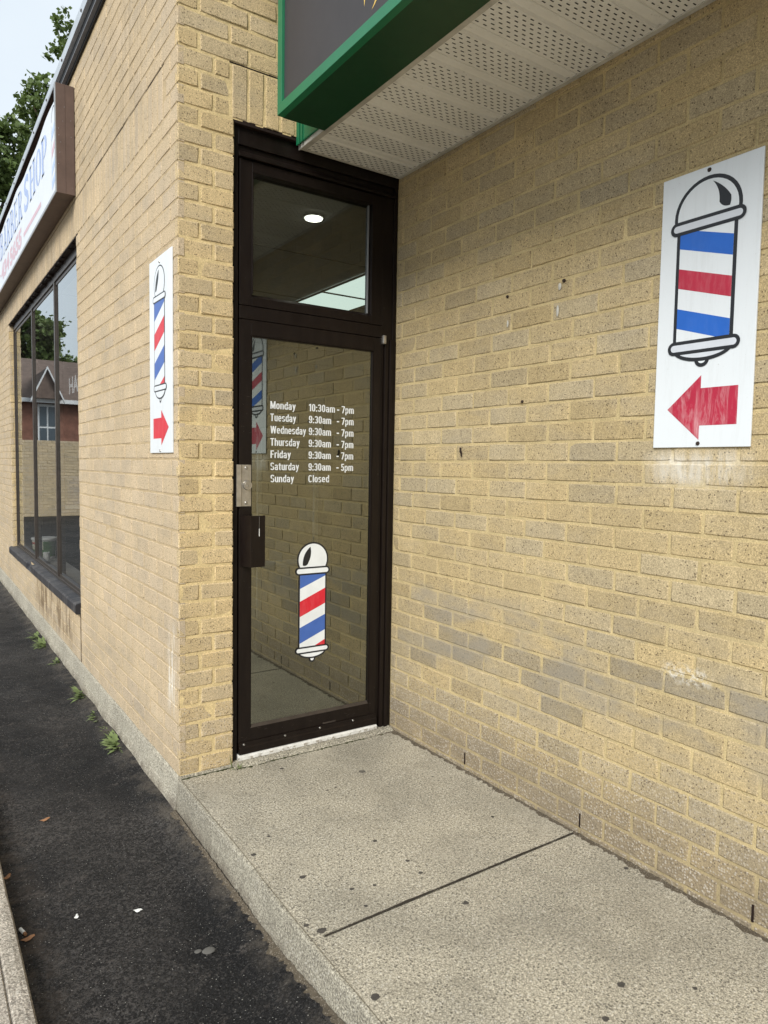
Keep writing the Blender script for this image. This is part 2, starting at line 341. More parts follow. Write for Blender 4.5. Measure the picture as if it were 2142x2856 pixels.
def sill_mat():
    t = NT('black painted stone sill'); p = t.pos()
    c = t.mix(t.ramp(t.noise(t.mapped(p, (6, 20, 2)), 1.4, 5, 0.75), (0.45, 0.0), (0.68, 0.9)), (0.018, 0.018, 0.022), (0.125, 0.115, 0.108))
    return t.set(c, 0.55, 0, t.bump(t.noise(p, 30, 4), 0.7, 0.006), 0.4)
M['sill'] = sill_mat()
M['steel_gap'] = plain('dark lintel steel and recess shade', (0.020, 0.010, 0.007), 0.75, 0.1, 0.3, 0.5, 20)
M['paint_peel'] = None
def peel():
    t = NT('peeling white paint'); p = t.pos()
    f = t.ramp(t.noise(t.mapped(p, (1.0, 1, 1)), 26, 5, 0.75), (0.44, 0.0), (0.47, 1.0))
    s = t.sep(p); f = t.math('MAXIMUM', f, t.math('GREATER_THAN', s[2], 0.034))
    return t.set(t.mix(t.ramp(t.noise(p, 33, 5, .75), (.4, 0.0), (.65, .7)), t.mix(f, (0.28, 0.24, 0.19), (0.68, 0.67, 0.63)), (0.42, 0.40, 0.36)), 0.6, 0, t.bump(f, 0.5, 0.002))
M['paint_peel'] = peel()
M['door_glass'] = glass('reflective tinted door glass', 0.27, (0.90, 0.93, 0.82), (0.30, 0.31, 0.28), None, 0.012)
M['transom_glass'] = glass('tinted transom glass', 0.15, (0.9, 0.95, 0.9), (0.46, 0.50, 0.46), None, 0.010)
M['shop_glass'] = glass('shop window glass', 0.1, (0.93, 0.97, 0.98), (0.97, 0.98, 0.97), 0.36, 0.008)
def ghost():
    t = NT('worn translucent lettering'); tr = t.n('ShaderNodeBsdfTransparent'); mx = t.n('ShaderNodeMixShader'); mx.inputs[0].default_value = 0.22
    t.set((0.75, 0.77, 0.78), 0.5); t.l(tr.outputs[0], mx.inputs[1]); t.l(t.b.outputs[0], mx.inputs[2]); t.l(mx.outputs[0], t.out.inputs['Surface']); return t.m
M['ghost'] = ghost()
M['interior'] = plain('interior plaster', (0.30, 0.29, 0.27), 0.85, 0, 0.3)
M['interior_floor'] = plain('interior floor', (0.16, 0.14, 0.12), 0.6)
M['ceiling'] = plain('interior ceiling', (0.50, 0.50, 0.48), 0.9)
M['dirt'] = None
def dirt():
    t = NT('damp grit'); p = t.pos()
    c = t.mix(t.noise(p, 30, 4), (0.055, 0.043, 0.030), (0.17, 0.14, 0.10))
    v = t.voro(p, 150); c = t.mix(t.math('MULTIPLY', t.math('LESS_THAN', v, 0.3), 0.4), c, (0.42, 0.37, 0.30))
    return t.set(c, 0.95, 0, t.bump(t.noise(p, 140, 4, 0.8), 1.0, 0.006), 0.2)
M['dirt'] = dirt()
def leaf_mat(name, a, b):
    t = NT(name); p = t.pos()
    c = t.mix(t.noise(p, 1.4, 3), a, b)
    c = t.mix(1.0, c, t.ramp(t.noise(p, 24, 2), (0.3, 0.72), (0.7, 1.3)), 'MULTIPLY')
    t.set(c, 0.55, 0, None, 0.35)
    tl = t.n('ShaderNodeBsdfTranslucent'); t.l(t.mix(0.5, c, (0.14, 0.2, 0.03)), tl.inputs['Color'])
    mx = t.n('ShaderNodeMixShader'); mx.inputs[0].default_value = 0.30
    t.l(t.b.outputs[0], mx.inputs[1]); t.l(tl.outputs[0], mx.inputs[2]); t.l(mx.outputs[0], t.out.inputs['Surface'])
    return t.m
M['leaf'] = leaf_mat('tree leaves', (0.080, 0.130, 0.036), (0.145, 0.190, 0.062))
M['weed'] = leaf_mat('weed leaves', (0.17, 0.24, 0.09), (0.28, 0.33, 0.14))
M['bark'] = plain('bark', (0.10, 0.075, 0.05), 0.9, 0, 0.2, 0.4, 8)
M['dead_leaf'] = plain('dry leaf', (0.30, 0.15, 0.07), 0.8)
M['petal'] = plain('white petal', (0.80, 0.80, 0.76), 0.7)
M['pebble'] = plain('grey pebble', (0.12, 0.115, 0.105), 0.9, 0, .2)
M['plug'] = plain('white wall filler', (0.50, 0.48, 0.42), 0.5)
M['bucket_white'] = plain('white plastic', (0.90, 0.90, 0.88), 0.35)
M['bucket_green'] = plain('green label', (0.06, 0.22, 0.03), 0.4, 0, 0.5, 0.5, 9)
M['label_white'] = plain('pale label', (0.72, 0.70, 0.55), 0.4, 0, 0.5, 0.2, 12)
M['label_red'] = plain('red label print', (0.5, 0.05, 0.03), 0.4)
M['label_blue'] = plain('blue label print', (0.05, 0.12, 0.45), 0.4)
M['int_blue'] = plain('blue plastic', (0.03, 0.10, 0.30), 0.4)
M['int_dark'] = plain('black vinyl upholstery', (0.015, 0.015, 0.017), 0.4)
M['house_brick'] = plain('red house brick', (0.26, 0.125, 0.09), 0.9, 0, 0.2, 0.4, 5)
M['shingle'] = plain('brown shingles', (0.17, 0.125, 0.105), 0.9, 0, 0.2, 0.35, 6)
M['trim_white'] = plain('white house trim', (0.72, 0.73, 0.74), 0.6)
M['pane_dark'] = plain('house window pane', (0.06, 0.08, 0.10), 0.1)

# ------------------------------------------------------------------ object helpers
def tag(o, label=None, cat=None, group=None, kind=None):
    if label: o['label'] = label
    if cat: o['category'] = cat
    if group: o['group'] = group
    if kind: o['kind'] = kind
    return o
def thing(name, loc, label, cat, group=None):
    o = bpy.data.objects.new(name, None); o.empty_display_size = 0.1; o.location = loc; COL.objects.link(o)
    return tag(o, label, cat, group)
class MB:
    """collects faces in world coordinates, several materials"""
    def __init__(s): s.v = []; s.f = []; s.mi = []; s.mats = []; s.smooth = False
    def m(s, mat):
        if mat not in s.mats: s.mats.append(mat)
        return s.mats.index(mat)
    def face(s, pts, mat):
        i = len(s.v); s.v += [tuple(p) for p in pts]; s.f.append(tuple(range(i, i + len(pts)))); s.mi.append(s.m(mat))
    def box(s, x0, x1, y0, y1, z0, z1, mat, skip=()):
        x0, x1 = sorted((x0, x1)); y0, y1 = sorted((y0, y1)); z0, z1 = sorted((z0, z1))
        i = len(s.v)
        s.v += [(x0, y0, z0), (x1, y0, z0), (x1, y1, z0), (x0, y1, z0), (x0, y0, z1), (x1, y0, z1), (x1, y1, z1), (x0, y1, z1)]
        k = s.m(mat)
        for n, f in (('b', (0, 3, 2, 1)), ('t', (4, 5, 6, 7)), ('f', (0, 1, 5, 4)), ('r', (1, 2, 6, 5)), ('k', (2, 3, 7, 6)), ('l', (3, 0, 4, 7))):
            if n in skip: continue
            s.f.append(tuple(i + j for j in f)); s.mi.append(k)
    def prism(s, poly, axis, a, b, mat):
        """extrude a 2-D polygon along an axis: poly points are the other two coords in xyz order"""
        def P(q, t):
            if axis == 'x': return (t, q[0], q[1])
            if axis == 'y': return (q[0], t, q[1])
            return (q[0], q[1], t)
        A = [P(q, a) for q in poly]; B = [P(q, b) for q in poly]; n = len(poly)
        s.face(A, mat); s.face(B[::-1], mat)
        for i in range(n):
            j = (i + 1) % n; s.face([A[j], A[i], B[i], B[j]], mat)
    def tube(s, c, axis, r0, r1, l, mat, n=20):
        c = Vector(c); ax = Vector(axis).normalized(); q = ax.to_track_quat('Z', 'Y')
        a = [c + q @ Vector((math.cos(2 * math.pi * k / n) * r0, math.sin(2 * math.pi * k / n) * r0, 0)) for k in range(n)]
        b = [c + ax * l + q @ Vector((math.cos(2 * math.pi * k / n) * r1, math.sin(2 * math.pi * k / n) * r1, 0)) for k in range(n)]
        for k in range(n):
            j = (k + 1) % n; s.face([a[k], a[j], b[j], b[k]], mat)
        s.face(b, mat); s.face(a[::-1], mat)
    def build(s, name, parent=None, mats=None, recalc=True, bevel=0.0, at=None):
        me = bpy.data.meshes.new(name)
        org = Vector(at) if at is not None else (Vector(parent_origin(parent)) if parent else Vector((0, 0, 0)))
        me.from_pydata([tuple(Vector(p) - org) for p in s.v], [], s.f)
        for k in s.mats: me.materials.append(M[k])
        me.polygons.foreach_set('material_index', s.mi)
        if recalc or bevel:
            bm = bmesh.new(); bm.from_mesh(me)
            bmesh.ops.remove_doubles(bm, verts=bm.verts, dist=0.00002)
            if recalc: bmesh.ops.recalc_face_normals(bm, faces=bm.faces)
            bm.to_mesh(me); bm.free()
        me.update()
        o = bpy.data.objects.new(name, me); COL.objects.link(o)
        if bevel:
            b = o.modifiers.new('bevel', 'BEVEL'); b.width = bevel; b.segments = 2; b.limit_method = 'ANGLE'; b.angle_limit = rad(40)
        if parent:
            o.parent = parent
        elif at is not None: o.location = org
        return o
def parent_origin(p):
    v = Vector(p.location)
    q = p.parent
    while q is not None: v += Vector(q.location); q = q.parent
    return v

# ------------------------------------------------------------------ the setting
ground = MB()
def sstep(a, b, x):
    t = max(0.0, min(1.0, (x - a) / (b - a))); return t * t * (3 - 2 * t)
def gz(x, y): return -0.18 + 0.034 * sstep(-0.16, -0.02, x) + 0.050 * sstep(-1.05, -1.75, y) * sstep(-0.55, -0.05, x) + (0.006 * noise.noise((x * 2.2, y * 2.2, 0.5)) if -1.5 < x < 0.5 and -4 < y < 12 else 0)
gxs = [-160, -20, -3, -1.5] + [-1.2 + .1 * k for k in range(10)] + [-.2 + .03 * k for k in range(11)] + [0.6, 3, 20, 160]
gys = [-160, -20, -6, -4] + [-3.5 + .1 * k for k in range(86)] + [6, 8, 12, 30, 100, 220]
for xa, xb in zip(gxs, gxs[1:]):
    for ya, yb in zip(gys, gys[1:]):
        ground.face([(xa, ya, gz(xa, ya)), (xb, ya, gz(xb, ya)), (xb, yb, gz(xb, yb)), (xa, yb, gz(xa, yb))], 'asphalt')
go = ground.build('asphalt_ground')
for f in go.data.polygons: f.use_smooth = True
tag(go, kind='structure')

SPOTS = [(.465,-.144,.014),(.588,-.462,.009),(.141,-.693,.010),(.035,-.785,.015),(.125,-1.016,.016),(.483,-.951,.013),(.512,-1.138,.012),(.505,-1.227,.012),(.319,-1.2,.010),(.238,-1.175,.012),(.229,-1.282,.010),
  (.04,-1.313,.021),(.01,-1.263,.012),(.03,-1.644,.020),(1.043,-.613,.008),(1.02,-1.064,.009),(1.178,-1.622,.013),(.659,-1.994,.018),(.514,-2.053,.015),(1.018,-1.06,.009),(.528,-1.455,.016),(.827,-2.122,.010),(.54,-.47,.007),(.33,-.60,.007),(.46,-.72,.006)]
def slab(name, y0, y1):
    s = MB(); n = 60; prof = []
    for i, (px, py, pr) in enumerate(SPOTS):
        if y0 < py < y1:
            s.face([(px + pr * .6 * math.cos(t) * (1 + .45 * noise.noise((math.cos(t) * 1.3, math.sin(t) * 1.3, i))) * 1.25, py + pr * .6 * math.sin(t) * (1 + .45 * noise.noise((math.cos(t) * 1.3, 5 + math.sin(t) * 1.3, i))), .0007) for t in [2 * math.pi * k / 18 for k in range(18)]], 'gum')
    # rounded tooled edge along x = 0, face down to the asphalt, wobbling slightly
    ys = [y0 + (y1 - y0) * k / n for k in range(n + 1)]
    rows = []
    for y in ys:
        w = noise.noise((y * 2.1, 3, 1)) * 0.006 + noise.noise((y * 11, 5, 1)) * 0.0022
        b = noise.noise((y * 1.7, 9, 1)) * 0.010
        rows.append([(1.2236, y, 0), (0.034, y, 0.0), (0.032, y, -0.03)])
    for a, b in zip(rows, rows[1:]):
        for k in range(len(a) - 1):
            s.face([a[k], a[k + 1], b[k + 1], b[k]], 'slab')
    for r in (rows[0], rows[-1]):
        s.face(r + [(1.2236, r[0][1], -0.03)], 'edge')
    return tag(s.build(name), kind='structure')
s = MB(); rows = []; n = 260
for k in range(n + 1):
    y = -0.004 - 6.5 * k / n
    w = noise.noise((y * 2.1, 3, 1)) * 0.005 + noise.noise((y * 11, 5, 1)) * 0.0022 + noise.noise((y * 31, 5, 1)) * 0.0012
    b = noise.noise((y * 1.7, 9, 1)) * 0.006
    e = -0.008 - 0.016 * sstep(-0.3, -1.6, y)
    rows.append([(0.033, y, -0.03), (0.033, y, -0.0006), (0.018 + w + e, y, -0.0012), (0.011 + w + e, y, 0.0022), (0.003 + w + e, y, 0.0010), (-0.001 + w + e, y, -0.007), (-0.005 + w + b * .4 + e, y, -0.10), (-0.010 + w + b + e, y, -0.24)])
for a, b in zip(rows, rows[1:]):
    for k in range(len(a) - 1): s.face([a[k], a[k + 1], b[k + 1], b[k]], 'slab' if k < 2 else 'edge')
s.face(rows[0], 'edge')
tag(s.build('concrete_edge'), kind='structure')
slab('concrete_slab', -1.332, -0.004)
slab('concrete_slab', -2.9, -1.347)
slab('concrete_slab', -6.5, -2.912)
s = MB(); s.box(0.034, 1.2236, -6.5, -0.004, -0.25, -0.0305, 'joint')
for yj in (-1.3395, -2.906):
    n = 120; prev = None
    for k in range(n + 1):
        xx = 0.036 + (1.218 - 0.036) * k / n; w = .0040 + .0045 * noise.noise((xx * 6, yj, 2)) + .0022 * noise.noise((xx * 40, yj, 2)); d = .0025 * noise.noise((xx * 5, yj, 9))
        cur = ((xx, yj - max(w, .002) + d, .0009), (xx, yj + max(w, .002) + d, .0009))
        if prev: s.face([prev[0], cur[0], cur[1], prev[1]], 'joint')
        prev = cur
tag(s.build('joint_bed'), kind='structure')

s = MB(); n = 80
rows = []
for k in range(n + 1):
    y = -6 + 10 * k / n
    w = noise.noise((y * 1.9, 1, 4)) * 0.005 + noise.noise((y * 9, 2, 4)) * 0.003
    rows.append([(-0.755 + w, y, -0.30), (-0.758 + w, y, -0.125), (-0.766 + w, y, -0.106), (-0.785 + w, y, -0.100), (-0.815, y, -0.098), (-0.823, y, -0.105), (-0.828, y, -0.096), (-9.0, y, -0.06), (-9.0, y, -0.3)])  # unseen paving widened to bounce light up under the canopy
for a, b in zip(rows, rows[1:]):
    for k in range(len(a) - 1): s.face([a[k], b[k], b[k + 1], a[k + 1]], 'kerb')
tag(s.build('concrete_kerb'), kind='structure')

# ------------------------------------------------------------------ the brick building
BLD = thing('brick_building', (0, 0, 0), 'tan brick building with a dark framed glass door, wide shop window and white foundation', 'building')
CH = 0.0836; Z0 = 0.012; W = 1.2236; TOPZ = 4.245

def brick_wall(name, bricks, O, U, V, N, mat, mmat, sheets, mdepth=0.004, rough=1.0, parent=BLD):
    """every brick its own chamfered, slightly crooked block, standing proud of the mortar sheet"""
    O, U, V, N = Vector(O), Vector(U), Vector(V), Vector(N)
    vs, fs, mi, tint = [], [], [], []
    for (u0, u1, v0, v1, tn) in bricks:
        n1 = max(2, int((u1 - u0) / 0.03)); n2 = max(2, int((v1 - v0) / 0.03))
        per = [(u0 + (u1 - u0) * k / n1, v0) for k in range(n1)] + [(u1, v0 + (v1 - v0) * k / n2) for k in range(n2)] \
            + [(u1 - (u1 - u0) * k / n1, v1) for k in range(n1)] + [(u0, v1 - (v1 - v0) * k / n2) for k in range(n2)]
        cu, cv = (u0 + u1) / 2, (v0 + v1) / 2; hu, hv = (u1 - u0) / 2, (v1 - v0) / 2
        ta, tb, d0 = R.gauss(0, 0.0016) * rough, R.gauss(0, 0.0014) * rough, R.gauss(0, 0.0010) * rough
        base = len(vs); n = len(per)
        for ring, (ins, dep) in enumerate(((0.0042, 0.0), (0.0004, -0.0042), (0.0, -0.03))):
            for (u, v) in per:
                corner = (abs(abs(u - cu) - hu) < 1e-6) and (abs(abs(v - cv) - hv) < 1e-6)
                i2 = ins + (abs(R.gauss(0, 0.0011)) * rough if ring < 2 else 0) + (0.002 if corner and ring == 0 else 0)
                uu = cu + (u - cu) * (hu - i2) / hu if abs(abs(u - cu) - hu) < 1e-6 else u
                vv = cv + (v - cv) * (hv - i2) / hv if abs(abs(v - cv) - hv) < 1e-6 else v
                d = d0 + ta * (u - cu) / hu + tb * (v - cv) / hv + dep + (R.gauss(0, 0.0005) * rough if ring < 2 else 0)
                vs.append(tuple(O + U * uu + V * vv + N * d))
        fs.append(tuple(range(base, base + n)))
        for ring in range(2):
            for k in range(n):
                j = (k + 1) % n; a = base + ring * n; b = a + n
                fs.append((a + k, b + k, b + j, a + j))
        cnt = 1 + 2 * n
        mi += [0] * cnt; tint += [tn] * cnt
    for (u0, u1, v0, v1) in sheets:
        nu = max(2, int((u1 - u0) / 0.045)); nv = max(2, int((v1 - v0) / 0.045)); base = len(vs)
        for j in range(nv + 1):
            for i in range(nu + 1):
                u = u0 + (u1 - u0) * i / nu; v = v0 + (v1 - v0) * j / nv
                vs.append(tuple(O + U * u + V * v + N * (-mdepth + noise.noise((u * 17, v * 17, 3.3)) * 0.0013)))
        for j in range(nv):
            for i in range(nu):
                a = base + j * (nu + 1) + i; fs.append((a, a + 1, a + nu + 2, a + nu + 1)); mi.append(1); tint.append((0, 0, 0))
    me = bpy.data.meshes.new(name); me.from_pydata(vs, [], fs)
    me.materials.append(M[mat]); me.materials.append(M[mmat]); me.polygons.foreach_set('material_index', mi)
    at = me.attributes.new('tint', 'FLOAT_COLOR', 'FACE')
    flat = []
    for t in tint: flat += [t[0], t[1], t[2], 1.0]
    at.data.foreach_set('color', flat)
    me.update()
    # make every face look outwards
    bm = bmesh.new(); bm.from_mesh(me)
    for f in bm.faces:
        f.normal_update()
        if f.material_index == 1 and f.normal.dot(N) < 0: f.normal_flip()
    bm.to_mesh(me); bm.free()
    o = bpy.data.objects.new(name, me); COL.objects.link(o)
    if parent: o.parent = parent
    return o

def rtint(greyp, dmin=0.0, dmax=0.7, coarse=0.0):
    g = R.random(); hue = R.uniform(0.55, 1.0) if g < greyp else R.uniform(0.0, 0.35)
    return (hue, R.triangular(dmin, dmax, dmin + 0.2 * (dmax - dmin)), coarse)
J = 0.0045; JF = 0.0026
def course_bricks(intervals, z0, z1, off, mod, tfun, J=0.0045):
    out = []
    for (a, b) in intervals:
        k = math.floor((a - off) / mod)
        while off + k * mod < b:
            u0 = max(a, off + k * mod); u1 = min(b, off + (k + 1) * mod); k += 1
            if u1 - u0 < 0.028: continue
            jz = R.gauss(0, 0.0007)
            jl, jr = J + R.gauss(0, .0008), J + R.gauss(0, .0008)
            out.append((u0 + (0 if u0 == a else jl), u1 - (0 if u1 == b else jr), z0 + J + jz, z1 - J + jz, tfun((u0 + u1) / 2, (z0 + z1) / 2)))
    return out

# right-hand return wall: plane x = W, seen from the left, runs along y
def t_right(y, z):
    c = 0.0; dmax = 0.75; gp = 0.33
    if z < 0.42: c = max(0.0, min(1.0, (0.46 - z) / 0.36)) * R.uniform(0.75, 1.0); gp = 0.55
    if 0.45 < z < 0.80 and R.random() < 0.30 and y < -0.25: return (R.uniform(0.8, 1.0), R.uniform(0.85, 1.35), 0.1)
    t = rtint(gp, 0.05, dmax, c); return t
bl = []
for k in range(-1, 51):
    z0 = 0.024 + (k) * CH; z1 = z0 + CH
    off = -0.157 if k % 2 else -0.037
    off += R.gauss(0, 0.004)
    if z0 < -0.04: z0 = -0.035
    if z1 > TOPZ: break
    # (u runs towards the camera: u = -y)
    bl += course_bricks([(-0.02, 4.6)], z0, z1, -off, 0.2395, lambda u, z: t_right(-u, z), 0.0038)
brick_wall('return_wall', bl, (W, 0, 0), (0, -1, 0), (0, 0, 1), (-1, 0, 0), 'brick_right', 'mortar_right', [(-0.06, 4.6, -0.06, TOPZ)], 0.0035, 0.55)

for yy in (-0.638, -1.36, -2.075):
    s = MB(); s.box(W - 0.0022, W + .02, yy - .0036, yy + .0036, .030, .088, 'steel_gap'); s.build('weep_hole', BLD)
# front wall over and beside the door: plane y = 0
def t_pier(x, z):
    return rtint(0.35, 0.05, 0.75, 0.35 if z < 0.3 else (0.12 if z < 0.6 else 0.0))
bl = []
NC = 37
ZL = Z0 + NC * CH                       # 3.105, underside of the soldier course
SOLT = ZL + 0.252
for k in range(0, 51):
    z0 = Z0 + k * CH; z1 = z0 + CH
    if z1 > TOPZ: break
    dk = lambda t, b: (t[0], min(1.0, t[1] + b), t[2])
    if k < 40:
        if k % 2 == 0:
            bl.append((0.0, 0.098, z0 + J, z1 - J, dk(t_pier(0, z0), 0.22))); bl.append((0.107, 0.2685 + R.gauss(0, .0012), z0 + J, z1 - J, t_pier(0, z0)))
        else:
            bl.append((0.0, 0.1645, z0 + J, z1 - J, t_pier(0, z0))); bl.append((0.1735, 0.2685 + R.gauss(0, .0012), z0 + J, z1 - J, t_pier(0, z0)))
        if k >= NC:                     # beside the soldier course the pier runs to x = 0.245
            for q in (-1, -2):
                b = list(bl[q])
                if b[1] > 0.2: b[1] = 0.246
                bl[q] = tuple(b)
    else:
        bl += course_bricks([(0.0, W + 0.05)], z0, z1, 0.246 if k % 2 else 0.100, 0.2395, t_pier)
x = 0.2535
while x < W + 0.05:
    bl.append((x + J, x + CH - J, ZL + 0.004, SOLT - 0.006, t_pier(x, 3.2))); x += CH
brick_wall('entrance_wall', bl, (0, 0, 0), (1, 0, 0), (0, 0, 1), (0, -1, 0), 'brick_pier', 'mortar_pier', [(0.004, 0.262, 0.0, ZL), (0.004, W + 0.05, ZL, TOPZ)], 0.0030, 0.75)

# street facade: plane x = 0, runs away from the camera
def t_fac(y, z): return rtint(0.35, 0.05, 0.6, 0.15 if z < 0.2 else 0.0)
WY0, WY1, WZ0, WZ1 = 2.275, 6.30, 0.455, ZL
END = 9.2
bl = []
for k in range(0, 51):
    z0 = Z0 + k * CH; z1 = z0 + CH; zc = (z0 + z1) / 2
    if z1 > TOPZ: break
    off = (0.2395 if k % 2 == 0 else 0.103) + R.gauss(0, 0.003)
    if zc < WZ0: iv = [(0.0, 2.266), (2.280, 6.296), (6.304, END)]
    elif zc < WZ1: iv = [(0.0, WY0), (WY1, END)]
    elif k < 40: iv = [(0.0, 0.207 if k % 2 else 0.165)]
    else: iv = [(0.0, END)]
    bl += course_bricks(iv, z0, min(z1, 0.38) if (zc < WZ0 and z0 < 0.37 and z1 > 0.38 and False) else z1, off, 0.2395, t_fac, JF)
y = 0.2125
while y < END:
    bl.append((y + J, y + CH - J, ZL + 0.003, SOLT - 0.007, t_fac(y, 3.2))); y += CH
brick_wall('facade_wall', bl, (0, 0, 0), (0, 1, 0), (0, 0, 1), (-1, 0, 0), 'brick_facade', 'mortar_facade',
           [(0.004, WY0 - .004, 0.0, TOPZ), (WY0 - .004, WY1 + .004, 0, WZ0), (WY0 - .004, WY1 + .004, WZ1 + .004, TOPZ), (WY1 + .004, END, 0, TOPZ)], 0.0022, 0.32)
# wall backing, window reveals (brick returns) and the rest of the shell
s = MB()
s.box(0.03, 0.14, 0.03, WY0 - 0.012, -0.4, TOPZ, 'mortar_facade'); s.box(0.03, 0.14, WY1 + 0.012, END, -0.4, TOPZ, 'mortar_facade')
s.box(0.03, 0.14, WY0 - 0.012, WY1 + 0.012, -0.4, 0.35, 'mortar_facade'); s.box(0.03, 0.14, WY0 - 0.012, WY1 + 0.012, WZ1 + 0.02, TOPZ, 'mortar_facade')
s.box(0.03, 0.262, 0.031, 0.12, -0.4, TOPZ, 'mortar_facade'); s.box(0.262, W, 0.03, 0.12, ZL + .02, TOPZ, 'mortar_facade')
s.box(W + 0.03, W + 0.15, -5, 0.12, -0.4, TOPZ, 'mortar_facade')
s.box(W, 7.0, 0.12, 0.24, -0.4, TOPZ, 'mortar_facade'); s.box(6.9, 7.0, 0.24, END, -0.4, TOPZ, 'mortar_facade'); s.box(0.14, 6.9, END - .1, END - .001, -0.4, TOPZ, 'mortar_facade')
s.box(W + 0.15, 7.0, -5, -4.9, -0.4, TOPZ, 'mortar_facade'); s.box(6.9, 7.0, -4.9, .12, -0.4, TOPZ, 'mortar_facade')
s.build('wall_backing', BLD)
revb = []
for k in range(5, NC):
    z0 = Z0 + k * CH
    revb.append((0.004, 0.095, z0 + J, z0 + CH - J, t_fac(0, z0)))
brick_wall('window_reveal', revb, (0, WY1, 0), (1, 0, 0), (0, 0, 1), (0, -1, 0), 'brick_pier', 'mortar_pier', [(0.004, 0.11, 0.4, ZL)], 0.0045)
s = MB()
s.box(-0.0006, 0.03, 2.2665, 2.2795, 0.014, 0.45, 'steel_gap'); s.build('control_joint', BLD)
s = MB(); s.box(0.0035, 0.03, 6.297, 6.303, 0.0, 0.45, 'steel_gap'); s.build('control_joint', BLD)
# steel lintels peeping out under the soldier courses
s = MB()
s.box(-0.0005, 0.12, WY0 - 0.06, WY1 + 0.06, ZL - 0.009, ZL + 0.0005, 'steel_gap')
n = 26
for k in range(n):                       # ragged mortar left hanging on the lintel
    yy = WY0 + (WY1 - WY0) * (k + R.random()) / n; ww = R.uniform(0.03, 0.20)
    s.box(0.006, 0.09, yy, yy + ww, ZL - 0.009 - R.uniform(0.003, 0.016), ZL - 0.0095, 'steel_gap')
s.build('lintel', BLD)
s = MB(); s.box(0.270, 1.23, 0.001, 0.11, ZL - 0.013, ZL - 0.001, 'steel_gap')
for k in range(8):
    xx = R.uniform(0.255, 0.6); s.box(xx, xx + R.uniform(.02, .05), 0.0005, .02, ZL - 0.001, ZL + R.uniform(.003, .007), 'steel_gap')
s.build('lintel', BLD)
s = MB()                                  # dark strip painted for the shaded crack on top of the soldier courses
pts = []
for k in range(60):
    ya = 0.20 + (END - 0.20) * k / 60; yb = 0.20 + (END - 0.20) * (k + 1) / 60
    h = 0.0026 + 0.0026 * noise.noise((k * 0.7, 0, 0)) 
    s.box(0.0016, 0.03, ya, yb, SOLT - h, SOLT + h * 0.6, 'steel_gap')
for k in range(8):
    xa = 0.245 + 0.1 * k; s.box(xa, xa + 0.1, 0.002, 0.03, SOLT - 0.003, SOLT + 0.002 + 0.002 * R.random(), 'steel_gap')
s.build('recess_shade_strip', BLD)
# foundation
s = MB(); n = 90; rows = []
for k in range(n + 1):
    y = 0.0 + END * k / n
    a = noise.noise((y * 2.3, 7, 2)) * 0.006; b = noise.noise((y * 3.1, 11, 2)) * 0.012
    rows.append([(0.03, y, Z0 + 0.004), (-0.003 + a, y, Z0 + 0.003 + a * .6), (-0.008 + a, y, -0.004 + a), (-0.012 + a + b * .3, y, -0.09), (-0.026 + b, y, -0.165), (-0.05 + b, y, -0.20)])
for a, b in zip(rows, rows[1:]):
    for k in range(len(a) - 1): s.face([a[k], b[k], b[k + 1], a[k + 1]], 'foundation')
s.face(rows[0] + [(0.03, 0, -0.2)], 'foundation')
s.box(0.004, 0.27, -0.003, 0.03, -0.2, 0.0155, 'foundation')
s.build('foundation', BLD)
# roof, black fascia and pale coping
s = MB(); s.box(0.02, 7.0, -4.9, END, TOPZ - 0.02, TOPZ + 0.05, 'fascia_black'); s.build('roof', BLD)
s = MB()
s.prism([(-0.012, 4.225), (0.03, 4.225), (0.03, 4.34), (-0.022, 4.34), (-0.022, 4.30), (-0.010, 4.262)], 'y', -0.02, END, 'fascia_black')
s.prism([(-0.034, 4.252), (-0.013, 4.243), (-0.011, 4.262), (-0.030, 4.272)], 'y', -0.022, END, 'dull_lip')
s.build('fascia', BLD)
s = MB(); s.prism([(-0.045, 4.345), (-0.02, 4.341), (0.10, 4.345), (0.10, 4.43), (0.02, 4.43), (-0.043, 4.42)], 'y', -0.03, END, 'coping')
cp = s.build('coping', BLD)
for yy in (1.1, 1.78, 2.46, 3.14, 3.82, 4.5, 5.2, 5.9, 6.6):
    s = MB(); s.tube((-0.044, yy, 4.375), (-1, 0, 0), 0.012, 0.007, 0.006, 'dark_screw', 10); s.build('screw', cp)

# lettering helper (built-in font)
def text_mesh(txt, bold=0.0, shear=0.0):
    c = bpy.data.curves.new('t', 'FONT'); c.body = txt; c.size = 1.0; c.offset = bold; c.shear = shear; c.resolution_u = 4
    o = bpy.data.objects.new('t', c); COL.objects.link(o)
    bpy.context.view_layer.update()
    dg = bpy.context.evaluated_depsgraph_get()
    me = bpy.data.meshes.new_from_object(o.evaluated_get(dg))
    V = [tuple(v.co) for v in me.vertices]; F = [tuple(p.vertices) for p in me.polygons]
    bpy.data.objects.remove(o); bpy.data.curves.remove(c); bpy.data.meshes.remove(me)
    return V, F
CAPH = None
def put_text(s, txt, mat, place, x0, x1, z0, caph, bold=0.02):
    """place(u, v) -> world; x0..x1 is the width the words should take"""
    global CAPH
    if CAPH is None:
        V, F = text_mesh('H', 0); CAPH = max(v[1] for v in V)
    V, F = text_mesh(txt, bold)
    a = min(v[0] for v in V); b = max(v[0] for v in V); sx = (x1 - x0) / (b - a); sy = caph / CAPH
    base = len(s.v)
    s.v += [tuple(place(x0 + (v[0] - a) * sx, z0 + v[1] * sy)) for v in V]
    k = s.m(mat)
    for f in F: s.f.append(tuple(base + i for i in f)); s.mi.append(k)
